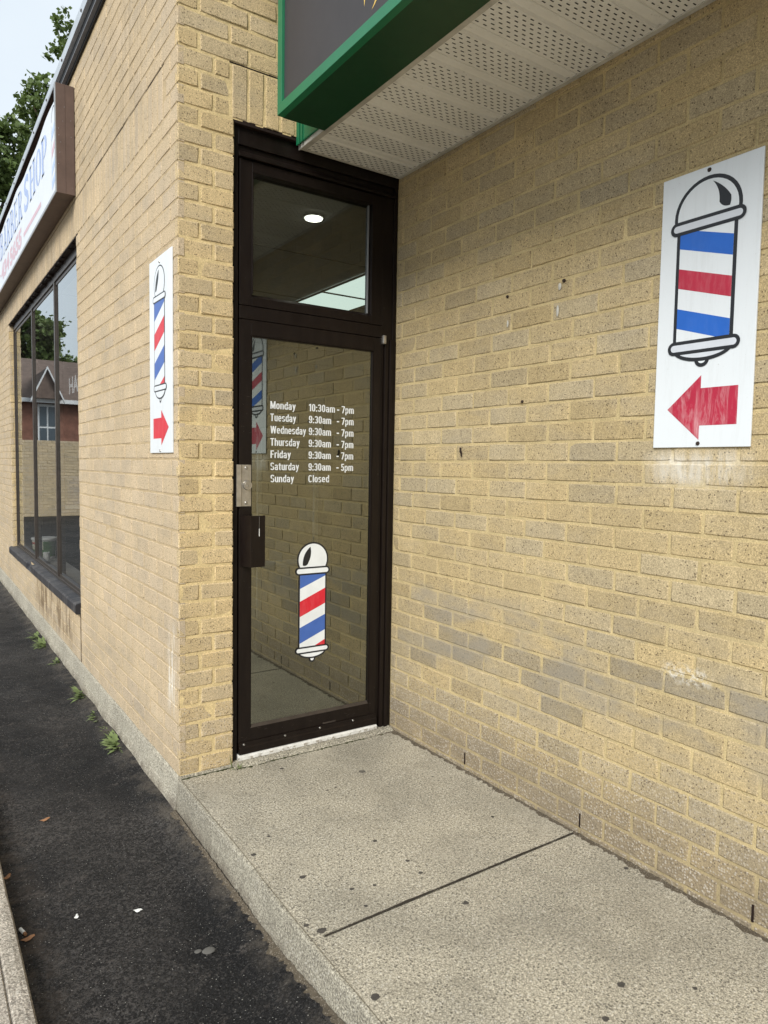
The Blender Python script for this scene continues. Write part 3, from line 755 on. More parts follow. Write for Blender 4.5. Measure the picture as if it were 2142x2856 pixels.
# a condensed bold gothic drawn stroke by stroke, cap height 1
class Gothic:
    TH = 0.158
    def __init__(g): g.q = []
    def rect(g, a, b, c, d): g.q.append([(a, c), (b, c), (b, d), (a, d)])
    def poly(g, *p): g.q.append(list(p))
    def ring(g, x0, x1, y0, y1, a0=0, a1=360, th=None):
        th = th or g.TH; n = max(6, int((a1 - a0) / 12)); cx, cy, rx, ry = (x0 + x1) / 2, (y0 + y1) / 2, (x1 - x0) / 2, (y1 - y0) / 2
        def P(t, rx, ry):
            c, w = math.cos(rad(t)), math.sin(rad(t)); e = 2 / 2.7
            return (cx + rx * math.copysign(abs(c) ** e, c), cy + ry * math.copysign(abs(w) ** e, w))
        for k in range(n):
            t0, t1 = a0 + (a1 - a0) * k / n, a0 + (a1 - a0) * (k + 1) / n
            g.q.append([P(t0, rx, ry), P(t1, rx, ry), P(t1, rx - th, ry - th * .80), P(t0, rx - th, ry - th * .80)])
    def glyph(g, c):
        g.q = []; T = g.TH; X = 0.74; w = 0.46
        if c == 'o': g.ring(0, w, 0, X)
        elif c == 'n' or c == 'h': g.rect(0, T, 0, 1 if c == 'h' else X - .01); g.ring(0, w, .18, X, 0, 165); g.rect(w - T, w, 0, .47)
        elif c == 'm':
            g.rect(0, T, 0, X - .01); g.ring(0, .43, .18, X, 0, 165); g.rect(.43 - T, .43, 0, .47); g.ring(.43 - T, .70, .18, X, 0, 165); g.rect(.70 - T, .70, 0, .47); w = .70
        elif c == 'd': g.ring(0, w, 0, X); g.rect(w - T, w, 0, 1)
        elif c == 'p': g.ring(0, w, 0, X); g.rect(0, T, -.24, X - .01)
        elif c == 'a': w = .44; g.ring(0, w, .26, X, 5, 165); g.rect(w - T, w, 0, .52); g.ring(0, w, 0, .46, 40, 330, T * .92)
        elif c == 'y': g.poly((0, X), (T, X), (.31, .16), (.24, -.02), (.18, .05)); g.poly((w - T * .95, X), (w, X), (.25, -.12), (.11, -.12)); g.rect(.04, .20, -.25, -.12)
        elif c == 'u': w = .45; g.rect(0, T, .24, X); g.ring(0, w, 0, .52, 180, 345); g.rect(w - T, w, 0, X)
        elif c == 'e': g.ring(0, w, 0, X, 0, 322); g.rect(T * .6, w - .01, .315, .42)
        elif c == 's' or c == 'S':
            k = 1 if c == 'S' else X; w = .50 if c == 'S' else .42
            g.ring(0, w, .46 * k, k, 15, 262); g.ring(0, w, 0, .54 * k, -165, 82)
        elif c == 'r': w = .31; g.rect(0, T, 0, X - .01); g.ring(0, .46, .18, X, 62, 165)
        elif c == 'i' : w = T; g.rect(0, T, 0, X); g.rect(0, T, .85, 1)
        elif c == 'l': w = T; g.rect(0, T, 0, 1)
        elif c == 't': w = .34; g.rect(.09, .09 + T, .08, .93); g.rect(0, w, X - .12, X); g.ring(.09, .50, 0, .4, 180, 275)
        elif c == 'T': w = .50; g.rect(0, w, .865, 1); g.rect(.25 - T * .53, .25 + T * .53, 0, 1)
        elif c == 'F': w = .44; g.rect(0, T * 1.05, 0, 1); g.rect(0, w, .865, 1); g.rect(0, w - .05, .44, .57)
        elif c == 'C': w = .52; g.ring(0, w, 0, 1, 38, 322)
        elif c == 'M': w = .68; g.rect(0, T, 0, 1); g.rect(w - T, w, 0, 1); g.poly((0, 1), (T * 1.15, 1), (.39, .22), (.29, .0)); g.poly((w, 1), (w - T * 1.15, 1), (.29, .22), (.39, .0))
        elif c == 'W':
            w = .80
            for a, b in ((0, .21), (.40, .21), (.40, .59), (.80, .59)):
                aa = min(max(a, T / 2), w - T / 2); g.poly((aa - T / 2, 1), (aa + T / 2, 1), (b + T / 2, 0), (b - T / 2, 0))
        elif c == '0': g.ring(0, w, 0, 1)
        elif c == '1': w = .30; g.rect(.13, .13 + T, 0, 1); g.poly((0, .86), (0, .73), (.15, .80), (.15, 1))
        elif c == '3': g.ring(0, w, .45, 1, -80, 165); g.ring(0, w, 0, .56, -165, 80); g.rect(.16, .3, .45, .56)
        elif c == '5': g.rect(.05, w - .02, .87, 1); g.rect(.05, .05 + T * .9, .46, 1); g.ring(0, w, 0, .64, -165, 140)
        elif c == '7': g.rect(0, w, .865, 1); g.poly((w - T, .87), (w, .87), (.25, 0), (.08, 0))
        elif c == '9': g.ring(0, w, .36, 1); g.rect(w - T, w, .35, .68); g.ring(0, w, 0, .66, -165, 0)
        elif c == ':': w = T; g.rect(0, T, 0, .16); g.rect(0, T, .50, .66)
        return g.q, w
GOTH = Gothic()
def goth_text(s, txt, mat, place, x0, x1, z0, caph):
    pen = 0.0; polys = []
    for c in txt:
        q, w = GOTH.glyph(c)
        polys += [[(pen + a, b) for a, b in p] for p in q]; pen += w + 0.085
    k = (x1 - x0) / (pen - 0.085)
    for i, p in enumerate(polys): s.face([place(x0 + a * k, z0 + b * caph, i % 5) for a, b in p], mat)
# shop window: frame, three panes, two mullions, black stone sill
FX = 0.045
s = MB()
s.box(FX, 0.11, WY0 - .01, WY1 - .0, WZ1 - 0.075, WZ1 - 0.0095, 'window_frame'); s.box(FX + .012, 0.10, WY0 - .01, WY1, WZ1 - 0.105, WZ1 - 0.075, 'window_frame')
s.box(FX, 0.11, WY0 - .01, WY1, WZ0 - .003, WZ0 + 0.028, 'window_frame'); s.box(FX + .012, 0.10, WY0, WY1, WZ0 + 0.028, WZ0 + 0.05, 'window_frame')
s.box(FX + .001, 0.11, WY0 - .01, WY0 + 0.05, WZ0 + .02, WZ1 - .08, 'window_frame'); s.box(FX + .001, 0.11, WY1 - 0.045, WY1 - .0005, WZ0 + .02, WZ1 - .08, 'window_frame')
s.box(FX + .014, 0.10, WY1 - 0.075, WY1 - .045, WZ0 + .03, WZ1 - .09, 'window_frame')
win = s.build('window', BLD, bevel=0.002)
mul = (3.50, 4.82)
for ym in mul:
    s = MB(); s.box(0.046, 0.11, ym - 0.022, ym + 0.022, WZ0 + .026, WZ1 - .073, 'window_frame')
    s.box(0.055, 0.10, ym - 0.030, ym + 0.030, WZ0 + .03, WZ1 - .078, 'window_frame'); 
    for zz in (0.9, 1.4, 1.9, 2.4): s.tube((0.050, ym, zz), (-1, 0, 0), .006, .004, .003, 'screw_steel', 8)
    s.build('mullion', win)
for ya, yb in ((WY0 + .05, mul[0] - .02), (mul[0] + .02, mul[1] - .02), (mul[1] + .02, WY1 - .07)):
    s = MB(); s.face([(0.062, ya, WZ0 + .045), (0.062, ya, WZ1 - .10), (0.062, yb, WZ1 - .10), (0.062, yb, WZ0 + .045)], 'shop_glass')
    s.build('pane', win, recalc=False)
s = MB(); pw = lambda u, v, i=0: (0.0610 - 0.0001 * i, u, v)
put_text(s, 'HAIR', 'ghost', pw, 2.95, 2.36, 2.04, 0.12, 0.03)
o = s.build('window_lettering', win, recalc=False); o['label'] = 'faint white lettering stuck on the nearest window pane'
s = MB(); n = 70; rows = []
for k in range(n + 1):
    y = WY0 - 0.012 + (WY1 + 0.07 - WY0) * k / n
    w = noise.noise((y * 3, 1, 8)) * 0.006 + noise.noise((y * 13, 1, 8)) * 0.003
    ch = 0.0
    if 4.55 < y < 4.78: ch = 0.035
    rows.append([(0.06, y, 0.462), (0.02, y, 0.460 - ch * .2), (-0.028 + w + ch, y, 0.452 + w * .3 - ch * .5), (-0.036 + w + ch, y, 0.440 - ch * .3), (-0.037 + w + ch * .6, y, 0.385 + w), (-0.030, y, 0.374), (0.03, y, 0.372)])
for a, b in zip(rows, rows[1:]):
    for k in range(len(a) - 1): s.face([a[k], b[k], b[k + 1], a[k + 1]], 'sill')
s.face(rows[0], 'sill'); s.face(rows[-1], 'sill')
s.build('window_sill', BLD)

# door frame, transom and door
YF = 0.020
def grooved(s, x0, x1, z0, z1, y, mat='bronze', back=0.10): s.box(x0, x1, y, back, z0, z1, mat)
s = MB()
grooved(s, 0.262, 0.2985, -0.01, 3.0915, YF + .004)
grooved(s, 0.2985, W + .005, 3.010, 3.0915, YF + .002); grooved(s, 0.2985, 1.204, 2.984, 3.010, YF + .014)
s.prism([(YF - .010, 2.953), (YF + .03, 2.953), (YF + .03, 2.984), (YF + .006, 2.984), (YF - .010, 2.960)], 'x', 0.2985, 1.204, 'bronze')
grooved(s, 0.305, 1.131, 2.200, 2.262, YF)
for (xa, xb, yy) in ((1.131, 1.146, YF + .008), (1.150, 1.174, YF - .004), (1.178, 1.198, YF - .012), (1.203, 1.2225, YF - .002)):
    grooved(s, xa, xb, 0.012, 2.192, yy)
grooved(s, 1.131, 1.1995, 2.1925, 2.953, YF + .006); grooved(s, 1.200, 1.2225, 2.1925, 3.0095, YF + .001)
s.box(0.2985, 1.2225, YF + .03, 0.11, 0.0, 3.09, 'black_gap')
fr = s.build('door_frame', BLD, bevel=0.0018)
# the black box is a liner round the glass: cut the opening out by replacing it with strips
bm = bmesh.new(); bm.from_mesh(fr.data)
idx = [i for i, mm in enumerate(fr.data.materials) if mm.name.startswith('black rubber')][0]
bmesh.ops.delete(bm, geom=[f for f in bm.faces if f.material_index == idx], context='FACES'); bm.to_mesh(fr.data); bm.free()
s = MB()
for (xa, xb, za, zb) in ((0.2985, 0.312, 0.0, 3.0), (1.118, 1.2225, 0.0, 3.0), (0.312, 1.118, 2.19, 2.275), (0.312, 1.118, 2.93, 3.0)):
    s.box(xa, xb, YF + .03, 0.105, za, zb, 'black_gap')
s.build('gasket', fr)
s = MB(); s.box(1.1305, 1.150, YF - .016, YF + .02, 2.166, 2.212, 'steel'); s.build('hinge_cap', fr, bevel=0.003)
# transom
s = MB()
TX0, TX1, TZ0, TZ1 = 0.370, 1.060, 2.325, 2.895
s.box(0.306, TX0, YF + .004, 0.09, 2.266, 2.948, 'bronze'); s.box(TX1, 1.1305, YF + .004, 0.09, 2.266, 2.948, 'bronze')
s.prism([(YF + .004, 2.2665), (0.09, 2.2665), (0.09, TZ0), (YF + .03, TZ0), (YF + .004, TZ0 - .018)], 'x', TX0, TX1, 'bronze')
s.box(TX0, TX1, YF + .004, 0.09, TZ1, 2.9475, 'bronze'); s.box(TX0, TX1, YF - .002, YF + .0035, TZ1 - .001, TZ1 + .008, 'bronze')
s.box(TX0 - .002, TX0 + .006, YF + .001, 0.05, TZ0, TZ1, 'bronze')
tr = s.build('transom_window', BLD, bevel=0.0015)
s = MB(); s.face([(TX0, 0.058, TZ0 - .005), (TX1, 0.058, TZ0 - .005), (TX1, 0.058, TZ1 + .005), (TX0, 0.058, TZ1 + .005)], 'transom_glass'); s.build('pane', tr, recalc=False)
s = MB(); s.box(TX1 - 0.012, TX1 - 0.007, 0.046, 0.057, TZ0, TZ1, 'retainer'); s.build('edge_reflection_strip', tr)  # pale strip added for the bright reflection along the glass edge
# door leaf
s = MB()
GX0, GX1, GZ0, GZ1 = 0.372, 1.074, 0.1825, 2.118
DX0, DX1 = 0.305, 1.1265
s.box(DX0, GX0 - .006, YF, 0.062, 0.098, 2.196, 'bronze'); s.box(GX1 + .006, DX1, YF, 0.062, 0.098, 2.196, 'bronze')
s.box(GX0 - .006, GX1 + .006, YF, 0.062, GZ1 + .006, 2.196, 'bronze'); s.box(GX0 - .006, GX1 + .006, YF, 0.062, 0.106, GZ0 - .012, 'bronze')
door = s.build('door', BLD, bevel=0.0015)
s = MB()                                  # glazing beads
for (xa, xb, za, zb) in ((GX0 - .006, GX0 + .001, GZ0 - .012, GZ1 + .006), (GX1 - .001, GX1 + .006, GZ0 - .012, GZ1 + .006), (GX0, GX1, GZ1, GZ1 + .006)):
    s.box(xa, xb, YF + .003, 0.05, za, zb, 'bronze')
s.prism([(YF + .001, GZ0 - .012), (0.05, GZ0 - .012), (0.05, GZ0 + .002), (YF + .012, GZ0 + .002)], 'x', GX0, GX1, 'window_frame')
s.build('glazing_bead', door, bevel=0.001)
s = MB(); s.face([(GX0, 0.034, GZ0 - .006), (GX1, 0.034, GZ0 - .006), (GX1, 0.034, GZ1 + .004), (GX0, 0.034, GZ1 + .004)], 'door_glass'); s.build('door_glass', door, recalc=False)
s = MB()                                  # bottom sweep with screws
s.prism([(YF - .006, 0.044), (0.05, 0.044), (0.05, 0.1055), (YF - .006, 0.1055), (YF - .006, 0.083), (YF - .011, 0.078), (YF - .011, 0.048)], 'x', DX0 + .002, DX1, 'bronze')
s.build('door_sweep', door, bevel=0.001)
for xx in (0.332, 0.56, 0.766, 0.974):
    s = MB(); s.tube((xx, YF - .006, 0.094), (0, -1, 0), 0.0062, 0.004, 0.0035, 'screw_steel', 12); s.build('screw', door)
s = MB(); s.box(0.785, 0.865, YF - .0012, YF - .0002, 0.1085, 0.117, 'window_frame'); s.build('sticker', door)
s = MB(); RR = random.Random(21)
for k in range(26):
    a, zz = (RR.uniform(DX0 + .01, DX1 - .02), RR.uniform(.112, .168)) if k < 15 else (RR.uniform(DX0 + .005, GX0 - .012), RR.uniform(.3, 2.0))
    l = RR.uniform(.004, .022); t0 = RR.uniform(-.5, .5); wd_ = RR.uniform(.0006, .0014)
    s.face([(a, YF - .0002, zz), (a + l * math.cos(t0), YF - .0002, zz + l * math.sin(t0)), (a + l * math.cos(t0), YF - .0002, zz + l * math.sin(t0) + wd_), (a, YF - .0002, zz + wd_)], 'window_frame')
sc = s.build('scuff_marks', door, recalc=False); sc['kind'] = 'stuff'
# lock plate
s = MB()
s.prism([(0.288, YF - .010), (0.312, YF - .010), (0.318, YF - .004), (0.366, YF - .004), (0.366, YF - .0005), (0.288, YF - .0005)], 'z', 1.292, 1.496, 'steel')
for zz in (1.480, 1.309):
    s.tube((0.340, YF - .004, zz), (0, -1, 0), 0.0085, 0.005, 0.004, 'screw_steel', 14)
s.tube((0.345, YF - .004, 1.396), (0, -1, 0), 0.0245, 0.0215, 0.011, 'steel', 28); s.tube((0.345, YF - .015, 1.396), (0, -1, 0), 0.0165, 0.0160, 0.0012, 'screw_steel', 24)
s.box(0.3438, 0.3462, YF - .0172, YF - .0158, 1.3875, 1.3985, 'black_gap')
s.tube((0.345, YF - .0162, 1.3925), (0, -1, 0), 0.006, 0.0055, 0.0006, 'steel', 14)
s.build('lock_plate', door, bevel=0.001)
# pull handle: bent box-section plate
s = MB()
s.prism([(0.312, YF - .0003), (0.338, -0.052), (0.413, -0.048), (0.413, -0.043), (0.341, -0.047), (0.318, YF - .0003)], 'z', 0.997, 1.249, 'bronze')
s.prism([(0.318, YF - .0003), (0.341, -0.0468), (0.356, -0.0458), (0.356, YF - .0003)], 'z', 1.000, 1.246, 'bronze')
s.box(0.3795, 0.3825, -0.0512, -0.0496, 1.148, 1.186, 'petal'); s.box(0.380, 0.3812, -0.0512, -0.0497, 1.19, 1.245, 'screw_steel')
s.build('handle', door, bevel=0.0012)
# threshold with peeling white paint and a rough concrete step
s = MB(); s.prism([(YF - .018, 0.020), (0.10, 0.020), (0.10, 0.046), (YF - .002, 0.046), (YF - .016, 0.036)], 'x', 0.300, 1.128, 'paint_peel'); s.build('threshold', BLD, bevel=0.001)
s = MB(); n = 50; rows = []
for k in range(n + 1):
    xx = 0.262 + (1.214 - 0.262) * k / n
    w = noise.noise((xx * 9, 2, 6)) * 0.010 + noise.noise((xx * 28, 2, 6)) * 0.004
    rows.append([(xx, 0.10, 0.0205), (xx, YF - .004, 0.0205), (xx, -0.020 + w, 0.016 + w * .3), (xx, -0.036 + w, 0.004), (xx, -0.040 + w, -0.01)])
for a, b in zip(rows, rows[1:]):
    for k in range(4): s.face([a[k], a[k + 1], b[k + 1], b[k]], 'edge')
s.build('door_step', BLD)

# opening hours
s = MB(); pl = lambda u, v, i=0: (u, 0.0332 - 0.00012 * i, v)
days = [('Monday', .475, .6155), ('Tuesday', .475, .618), ('Wednesday', .476, .676), ('Thursday', .476, .640), ('Friday', .477, .590), ('Saturday', .477, .637), ('Sunday', .478, .609)]
for k, (d, a, b) in enumerate(days):
    z = 1.7775 - 0.0613 * k
    goth_text(s, d, 'v_white', pl, a, b, z, 0.0375)
    if k == 6: goth_text(s, 'Closed', 'v_white', pl, 0.692, 0.8155, z, 0.0375); continue
    if k == 0: goth_text(s, '10:30am', 'v_white', pl, 0.692, 0.8465, z, 0.0375)
    else: goth_text(s, '9:30am', 'v_white', pl, 0.692, 0.8245, z, 0.0375)
    s.face([pl(.8595, z + .0125), pl(.8735, z + .0125), pl(.8735, z + .0185), pl(.8595, z + .0185)], 'v_white')
    goth_text(s, '5pm' if k == 5 else '7pm', 'v_white', pl, 0.888, 0.964, z, 0.0375)
o = s.build('hours_lettering', door, recalc=False); o['label'] = 'white opening hours lettering on the door glass'

# ------------------------------------------------------------------ barber pole pictures
def circ(cx, cy, rx, ry, a0=0, a1=360, n=40): return [(cx + rx * math.cos(rad(a0 + (a1 - a0) * k / n)), cy + ry * math.sin(rad(a0 + (a1 - a0) * k / n))) for k in range(n + 1)]
def pill(x0, x1, zc, h): 
    r = h / 2
    return circ(x1 - r, zc, r, r, -90, 90, 12) + circ(x0 + r, zc, r, r, 90, 270, 12)
def clipz(poly, zmin, zmax):
    def half(poly, f):
        out = []
        for i in range(len(poly)):
            a, b = poly[i], poly[(i + 1) % len(poly)]; fa, fb = f(a), f(b)
            if fa >= 0: out.append(a)
            if (fa >= 0) != (fb >= 0):
                t = fa / (fa - fb); out.append((a[0] + (b[0] - a[0]) * t, a[1] + (b[1] - a[1]) * t))
        return out
    p = half(poly, lambda q: q[1] - zmin)
    return half(p, lambda q: zmax - q[1]) if p else p
def pole_picture(s, place, g):
    """g: geometry of one drawing; place(u, v, layer) -> world"""
    def lay(poly, mat, L):
        if len(poly) > 2: s.face([place(u, v, L) for u, v in poly], mat)
    st = g['st']; cx = g['cx']
    # outlines (black) first, fills above
    lay(circ(cx, g['dz'], g['dr'], g['dry'])[:-1], 'v_black', 1)
    lay(circ(cx, g['dz'], g['dr'] - st, g['dry'] - st)[:-1], g['domefill'], 2)
    lay([(g['px0'], g['pz0']), (g['px1'], g['pz0']), (g['px1'], g['pz1']), (g['px0'], g['pz1'])], 'v_black', 2)
    i0, i1 = g['px0'] + st, g['px1'] - st
    lay([(i0, g['pz0']), (i1, g['pz0']), (i1, g['pz1']), (i0, g['pz1'])], g.get('white', 'v_white'), 3)
    for (mat, zl0, zl1, zr0, zr1) in g['stripes']:
        lay(clipz([(i0, zl0), (i1, zr0), (i1, zr1), (i0, zl1)], g['pz0'], g['pz1']), mat, 4)
    # bowl and tip below
    lay(circ(g['tx'], g['tz'], g['tr'], g['trz'])[:-1], 'v_black', 4); lay(circ(g['tx'], g['tz'], g['tr'] - st, g['trz'] - st)[:-1], g['tipfill'], 4.5)
    lay(circ(g['bx'], g['bz'], g['br'], g['brz'], 180, 360), 'v_black', 5); lay(circ(g['bx'], g['bz'], g['br'] - st, g['brz'] - st, 180, 360), g['ringfill'], 5.5)
    for (x0, x1, zc, h) in g['rings']:
        lay(pill(x0, x1, zc, h), 'v_black', 6); lay(pill(x0 + st * g['rs'], x1 - st * g['rs'], zc, h - 2 * st * g['rs']), g['ringfill'], 6.5)
    lay(g['shine'], 'v_black', 4)
def arc3(p0, p1, bulge, n=10):
    """points from p0 to p1 bowed sideways"""
    d = (p1[0] - p0[0], p1[1] - p0[1]); nx, ny = -d[1], d[0]
    return [(p0[0] + d[0] * k / n + nx * bulge * 4 * (k / n) * (1 - k / n), p0[1] + d[1] * k / n + ny * bulge * 4 * (k / n) * (1 - k / n)) for k in range(n + 1)]

# decal on the door glass
s = MB(); pl = lambda u, v, L: (u, 0.0336 - 0.00035 * L, v)
c = 0.7235
g = dict(st=0.0085, cx=c, dz=1.004, dr=0.0925, dry=0.092, domefill='v_white', px0=0.6400, px1=0.8070, pz0=0.525, pz1=0.94, tx=0.7235, tz=0.474, tr=0.0185, trz=0.0185, tipfill='v_white',
         bx=c, bz=0.523, br=0.088, brz=0.047, ringfill='v_white', rs=1.0, rings=[(0.6205, 0.8245, 0.9445, 0.042), (0.6225, 0.8245, 0.524, 0.038)],
         stripes=[('v_blue', 0.853, 1.02, 0.914, 1.08), ('v_red', 0.704, 0.785, 0.766, 0.848), ('v_blue', 0.562, 0.646, 0.623, 0.706), ('v_red', 0.42, 0.5, 0.485, 0.570)],
         shine=arc3((0.708, 1.072), (0.6635, 0.975), -0.13)[::1] + arc3((0.6635, 0.975), (0.697, 0.990), -0.25) + arc3((0.697, 0.990), (0.708, 1.072), -0.10))
pole_picture(s, pl, g); s.build('pole_decal', door, recalc=False)

# two wall signs
def wall_sign(x, yl, z0, label, mats, g, arrow, arrow_mat, screws, wdt, hgt):
    root = thing('pole_sign', (x, yl - wdt / 2, z0), label, 'sign', 'barber pole signs on the brick walls')
    s = MB(); s.box(x - 0.008, x - 0.001, yl - wdt, yl, z0, z0 + hgt, 'board'); s.build('board', root, bevel=0.0012)
    pl = lambda u, v, L: (x - 0.0082 - 0.00035 * L, yl - u, z0 + v)
    s = MB(); pole_picture(s, pl, g); s.build('pole_picture', root, recalc=False)
    s = MB(); s.face([pl(u, v, 1) for u, v in arrow], arrow_mat); s.build('arrow', root, recalc=False)
    for (u, v) in screws:
        s = MB(); s.tube(pl(u, v, 0), (-1, 0, 0), 0.0075, 0.0055, 0.004, mats, 14); s.build('screw', root)
    return root
def shift(l, z): return [(a, b - z) for a, b in l]
zb = 1.582
g = dict(st=0.0125, cx=0.1725, dz=2.371 - zb, dr=0.1215, dry=0.119, domefill='board', white='board', px0=0.0635, px1=0.2815, pz0=1.930 - zb, pz1=2.335 - zb, tx=0.1755, tz=1.8805 - zb, tr=0.0265, trz=0.0255, tipfill='board',
         bx=0.1745, bz=1.925 - zb, br=0.112, brz=0.050, ringfill='v_grey', rs=0.95, rings=[(0.0385, 0.3085, 2.339 - zb, 0.047), (0.0455, 0.3075, 1.927 - zb, 0.047)],
         stripes=[('v_blue_bright', 2.270 - zb, 2.337 - zb, 2.207 - zb, 2.275 - zb), ('v_crimson', 2.135 - zb, 2.202 - zb, 2.073 - zb, 2.140 - zb), ('v_blue_bright', 1.997 - zb, 2.065 - zb, 1.935 - zb, 2.003 - zb)],
         shine=shift(arc3((0.188, 2.468), (0.254, 2.403), 0.06) + arc3((0.254, 2.403), (0.2515, 2.371), 0.06) + arc3((0.2515, 2.371), (0.214, 2.392), 0.16) + arc3((0.214, 2.392), (0.188, 2.468), -0.10), zb))
arrow = shift([(0.0525, 1.716), (0.1765, 1.827), (0.1765, 1.783), (0.308, 1.783), (0.308, 1.656), (0.1765, 1.656), (0.1765, 1.607)], zb)
wall_sign(W, -1.637, zb, 'white barber pole sign with a scuffed red arrow pointing left, on the right wall', 'dark_screw', g, arrow, 'v_crimson_worn', [(0.1725, 2.5085 - zb), (0.1745, 1.595 - zb)], 0.356, 0.940)
zb = 1.547; Y = lambda y: 0.4215 - y
g = dict(st=0.0062, cx=Y(0.255), dz=2.362 - zb, dr=0.0875, dry=0.0855, domefill='board', white='board', px0=Y(0.340), px1=Y(0.169), pz0=1.862 - zb, pz1=2.292 - zb, tx=Y(0.243), tz=1.806 - zb, tr=0.0135, trz=0.0160, tipfill='board',
         bx=Y(0.243), bz=1.850 - zb, br=0.080, brz=0.042, ringfill='board', rs=1.0, rings=[(Y(0.356), Y(0.154), 2.293 - zb, 0.034), (Y(0.345), Y(0.142), 1.862 - zb, 0.034)],
         stripes=[('v_blue', 2.190 - zb, 2.36 - zb, 2.262 - zb, 2.43 - zb), ('v_red', 2.047 - zb, 2.127 - zb, 2.120 - zb, 2.196 - zb), ('v_blue', 1.905 - zb, 1.985 - zb, 1.978 - zb, 2.058 - zb), ('v_red', 1.76 - zb, 1.84 - zb, 1.835 - zb, 1.911 - zb)],
         shine=shift(arc3((Y(0.262), 2.428), (Y(0.318), 2.330), -0.13) + arc3((Y(0.318), 2.330), (Y(0.290), 2.350), -0.2) + arc3((Y(0.290), 2.350), (Y(0.262), 2.428), -0.10), zb))
arrow = shift([(Y(0.115), 1.668), (Y(0.231), 1.754), (Y(0.231), 1.717), (Y(0.362), 1.717), (Y(0.362), 1.618), (Y(0.231), 1.618), (Y(0.231), 1.583)], zb)
wall_sign(0.0, 0.4215, zb, 'narrow white barber pole sign with a clean red arrow pointing right, beside the corner', 'screw_steel', g, arrow, 'v_red', [(Y(0.25), 2.462 - zb), (Y(0.25), 1.558 - zb)], 0.358, 0.942)

# ------------------------------------------------------------------ canopy: soffit, trim, green fascia
ZS = 3.0626
CAN = thing('canopy', (0.9, -2, ZS), 'canopy with a cream perforated soffit and green fascia running above the doorway', 'canopy')
s = MB(); PW = 0.2065; y = 0.006
k = 0
while y > -4.2:
    ya, yb = y, y - PW
    # one soffit board: flat perforated field and two soft grooves
    prof = [(ya, ZS + .008), (ya - .004, ZS + .001), (ya - .010, ZS), (ya - .150, ZS), (ya - .156, ZS + .009), (ya - .170, ZS + .009), (ya - .176, ZS), (yb + .008, ZS), (yb + .003, ZS + .002), (yb, ZS + .008)]
    for a, b in zip(prof, prof[1:]): s.face([(0.628, a[0], a[1]), (W - .002, a[0], a[1]), (W - .002, b[0], b[1]), (0.628, b[0], b[1])], 'soffit')
    for r in range(7):
        yy = ya - 0.019 - r * 0.0196
        xx = 0.648 + (0.019 if r % 2 else 0.0)
        while xx < W - .02:
            s.face([(xx, yy, ZS - .0008), (xx + .0165, yy, ZS - .0008), (xx + .0165, yy - .0046, ZS - .0008), (xx, yy - .0046, ZS - .0008)], 'hole'); xx += 0.038
    y = yb; k += 1
s.build('soffit', CAN, recalc=False)
s = MB()
s.box(0.612, 0.640, -4.2, 0.004, ZS - .006, ZS + .006, 'soffit_trim'); s.box(0.606, 0.613, -4.2, 0.006, ZS - .010, ZS + .018, 'soffit_trim')
s.box(W - .024, W - .0005, -4.2, 0.006, ZS - .005, ZS + .006, 'soffit_trim'); s.box(0.63, W - .02, -0.008, 0.0085, ZS - .004, ZS + .004, 'soffit_trim')
s.build('soffit_trim', CAN, bevel=0.002)
s = MB()
s.box(0.596, 0.611, -4.2, -0.003, ZS + .012, 3.62, 'green'); s.box(0.588, 0.5958, -0.030, -0.0035, ZS + .004, 3.6, 'green'); s.box(0.590, 0.5955, -0.06, -0.044, ZS + .006, 3.6, 'green')
s.box(0.611, W - .001, -4.2, -.003, 3.60, 3.64, 'green'); s.box(0.57, 0.604, -4.2, -0.30, ZS - .004, ZS + .010, 'green_shaded')
s.build('fascia', CAN, bevel=0.002)
GS = thing('framed_sign', (0.45, -2, 3.036), 'large charcoal sign in a green metal frame with gold strokes, hung on the canopy', 'sign')
XG, YG, ZG = 0.3555, -0.2785, 3.036
s = MB()
s.box(XG, XG + .03, -4.2, YG, ZG, ZG + .042, 'green'); s.box(XG, XG + .03, YG - .042, YG, ZG + .042, 4.1, 'green'); s.box(XG, XG + .03, -4.2, YG - .042, 4.06, 4.1, 'green')
s.box(XG + .03, 0.594, -4.2, YG, ZG, ZG + .006, 'green_shaded'); s.box(XG + .03, 0.594, YG - .006, YG, ZG + .006, 4.1, 'green_shaded'); s.box(XG + .03, .594, -4.2, YG, 4.094, 4.1, 'green_shaded')
s.build('frame', GS, bevel=0.0015)
s = MB(); s.box(XG + .012, XG + .02, -4.19, YG - .044, ZG + .043, 4.058, 'panel_grey'); s.build('panel', GS)
s = MB(); xp = XG + .0112
def blade(pts, w):
    n = len(pts); Lft, Rgt = [], []
    for i, (a, b) in enumerate(pts):
        t = i / (n - 1); ww = w * math.sin(math.pi * min(1, t * 1.0)) if i else 0
        j = min(i + 1, n - 1); k0 = max(i - 1, 0)
        dx, dz = pts[j][0] - pts[k0][0], pts[j][1] - pts[k0][1]; l = math.hypot(dx, dz) or 1
        Lft.append((a - dz / l * ww, b + dx / l * ww)); Rgt.append((a + dz / l * ww, b - dx / l * ww))
    s.face([(xp, a, b) for a, b in Lft + Rgt[::-1][1:-1]], 'gold')
blade([(-0.973 - 0.012 * t ** 2 * 3, 3.148 + 0.16 * t) for t in [q / 10 for q in range(11)]], 0.008)
blade([(-1.022 - 0.17 * t + 0.03 * t * t, 3.112 + 0.20 * t ** 1.25) for t in [q / 10 for q in range(11)]], 0.011)
blade([(-1.12 - 0.2 * t, 3.17 + 0.18 * t ** 1.2) for t in [q / 10 for q in range(11)]], 0.011)
blade([(-0.93 + 0.05 * t, 3.24 + 0.15 * t) for t in [q / 10 for q in range(11)]], 0.007)
s.build('gold_strokes', GS, recalc=False)

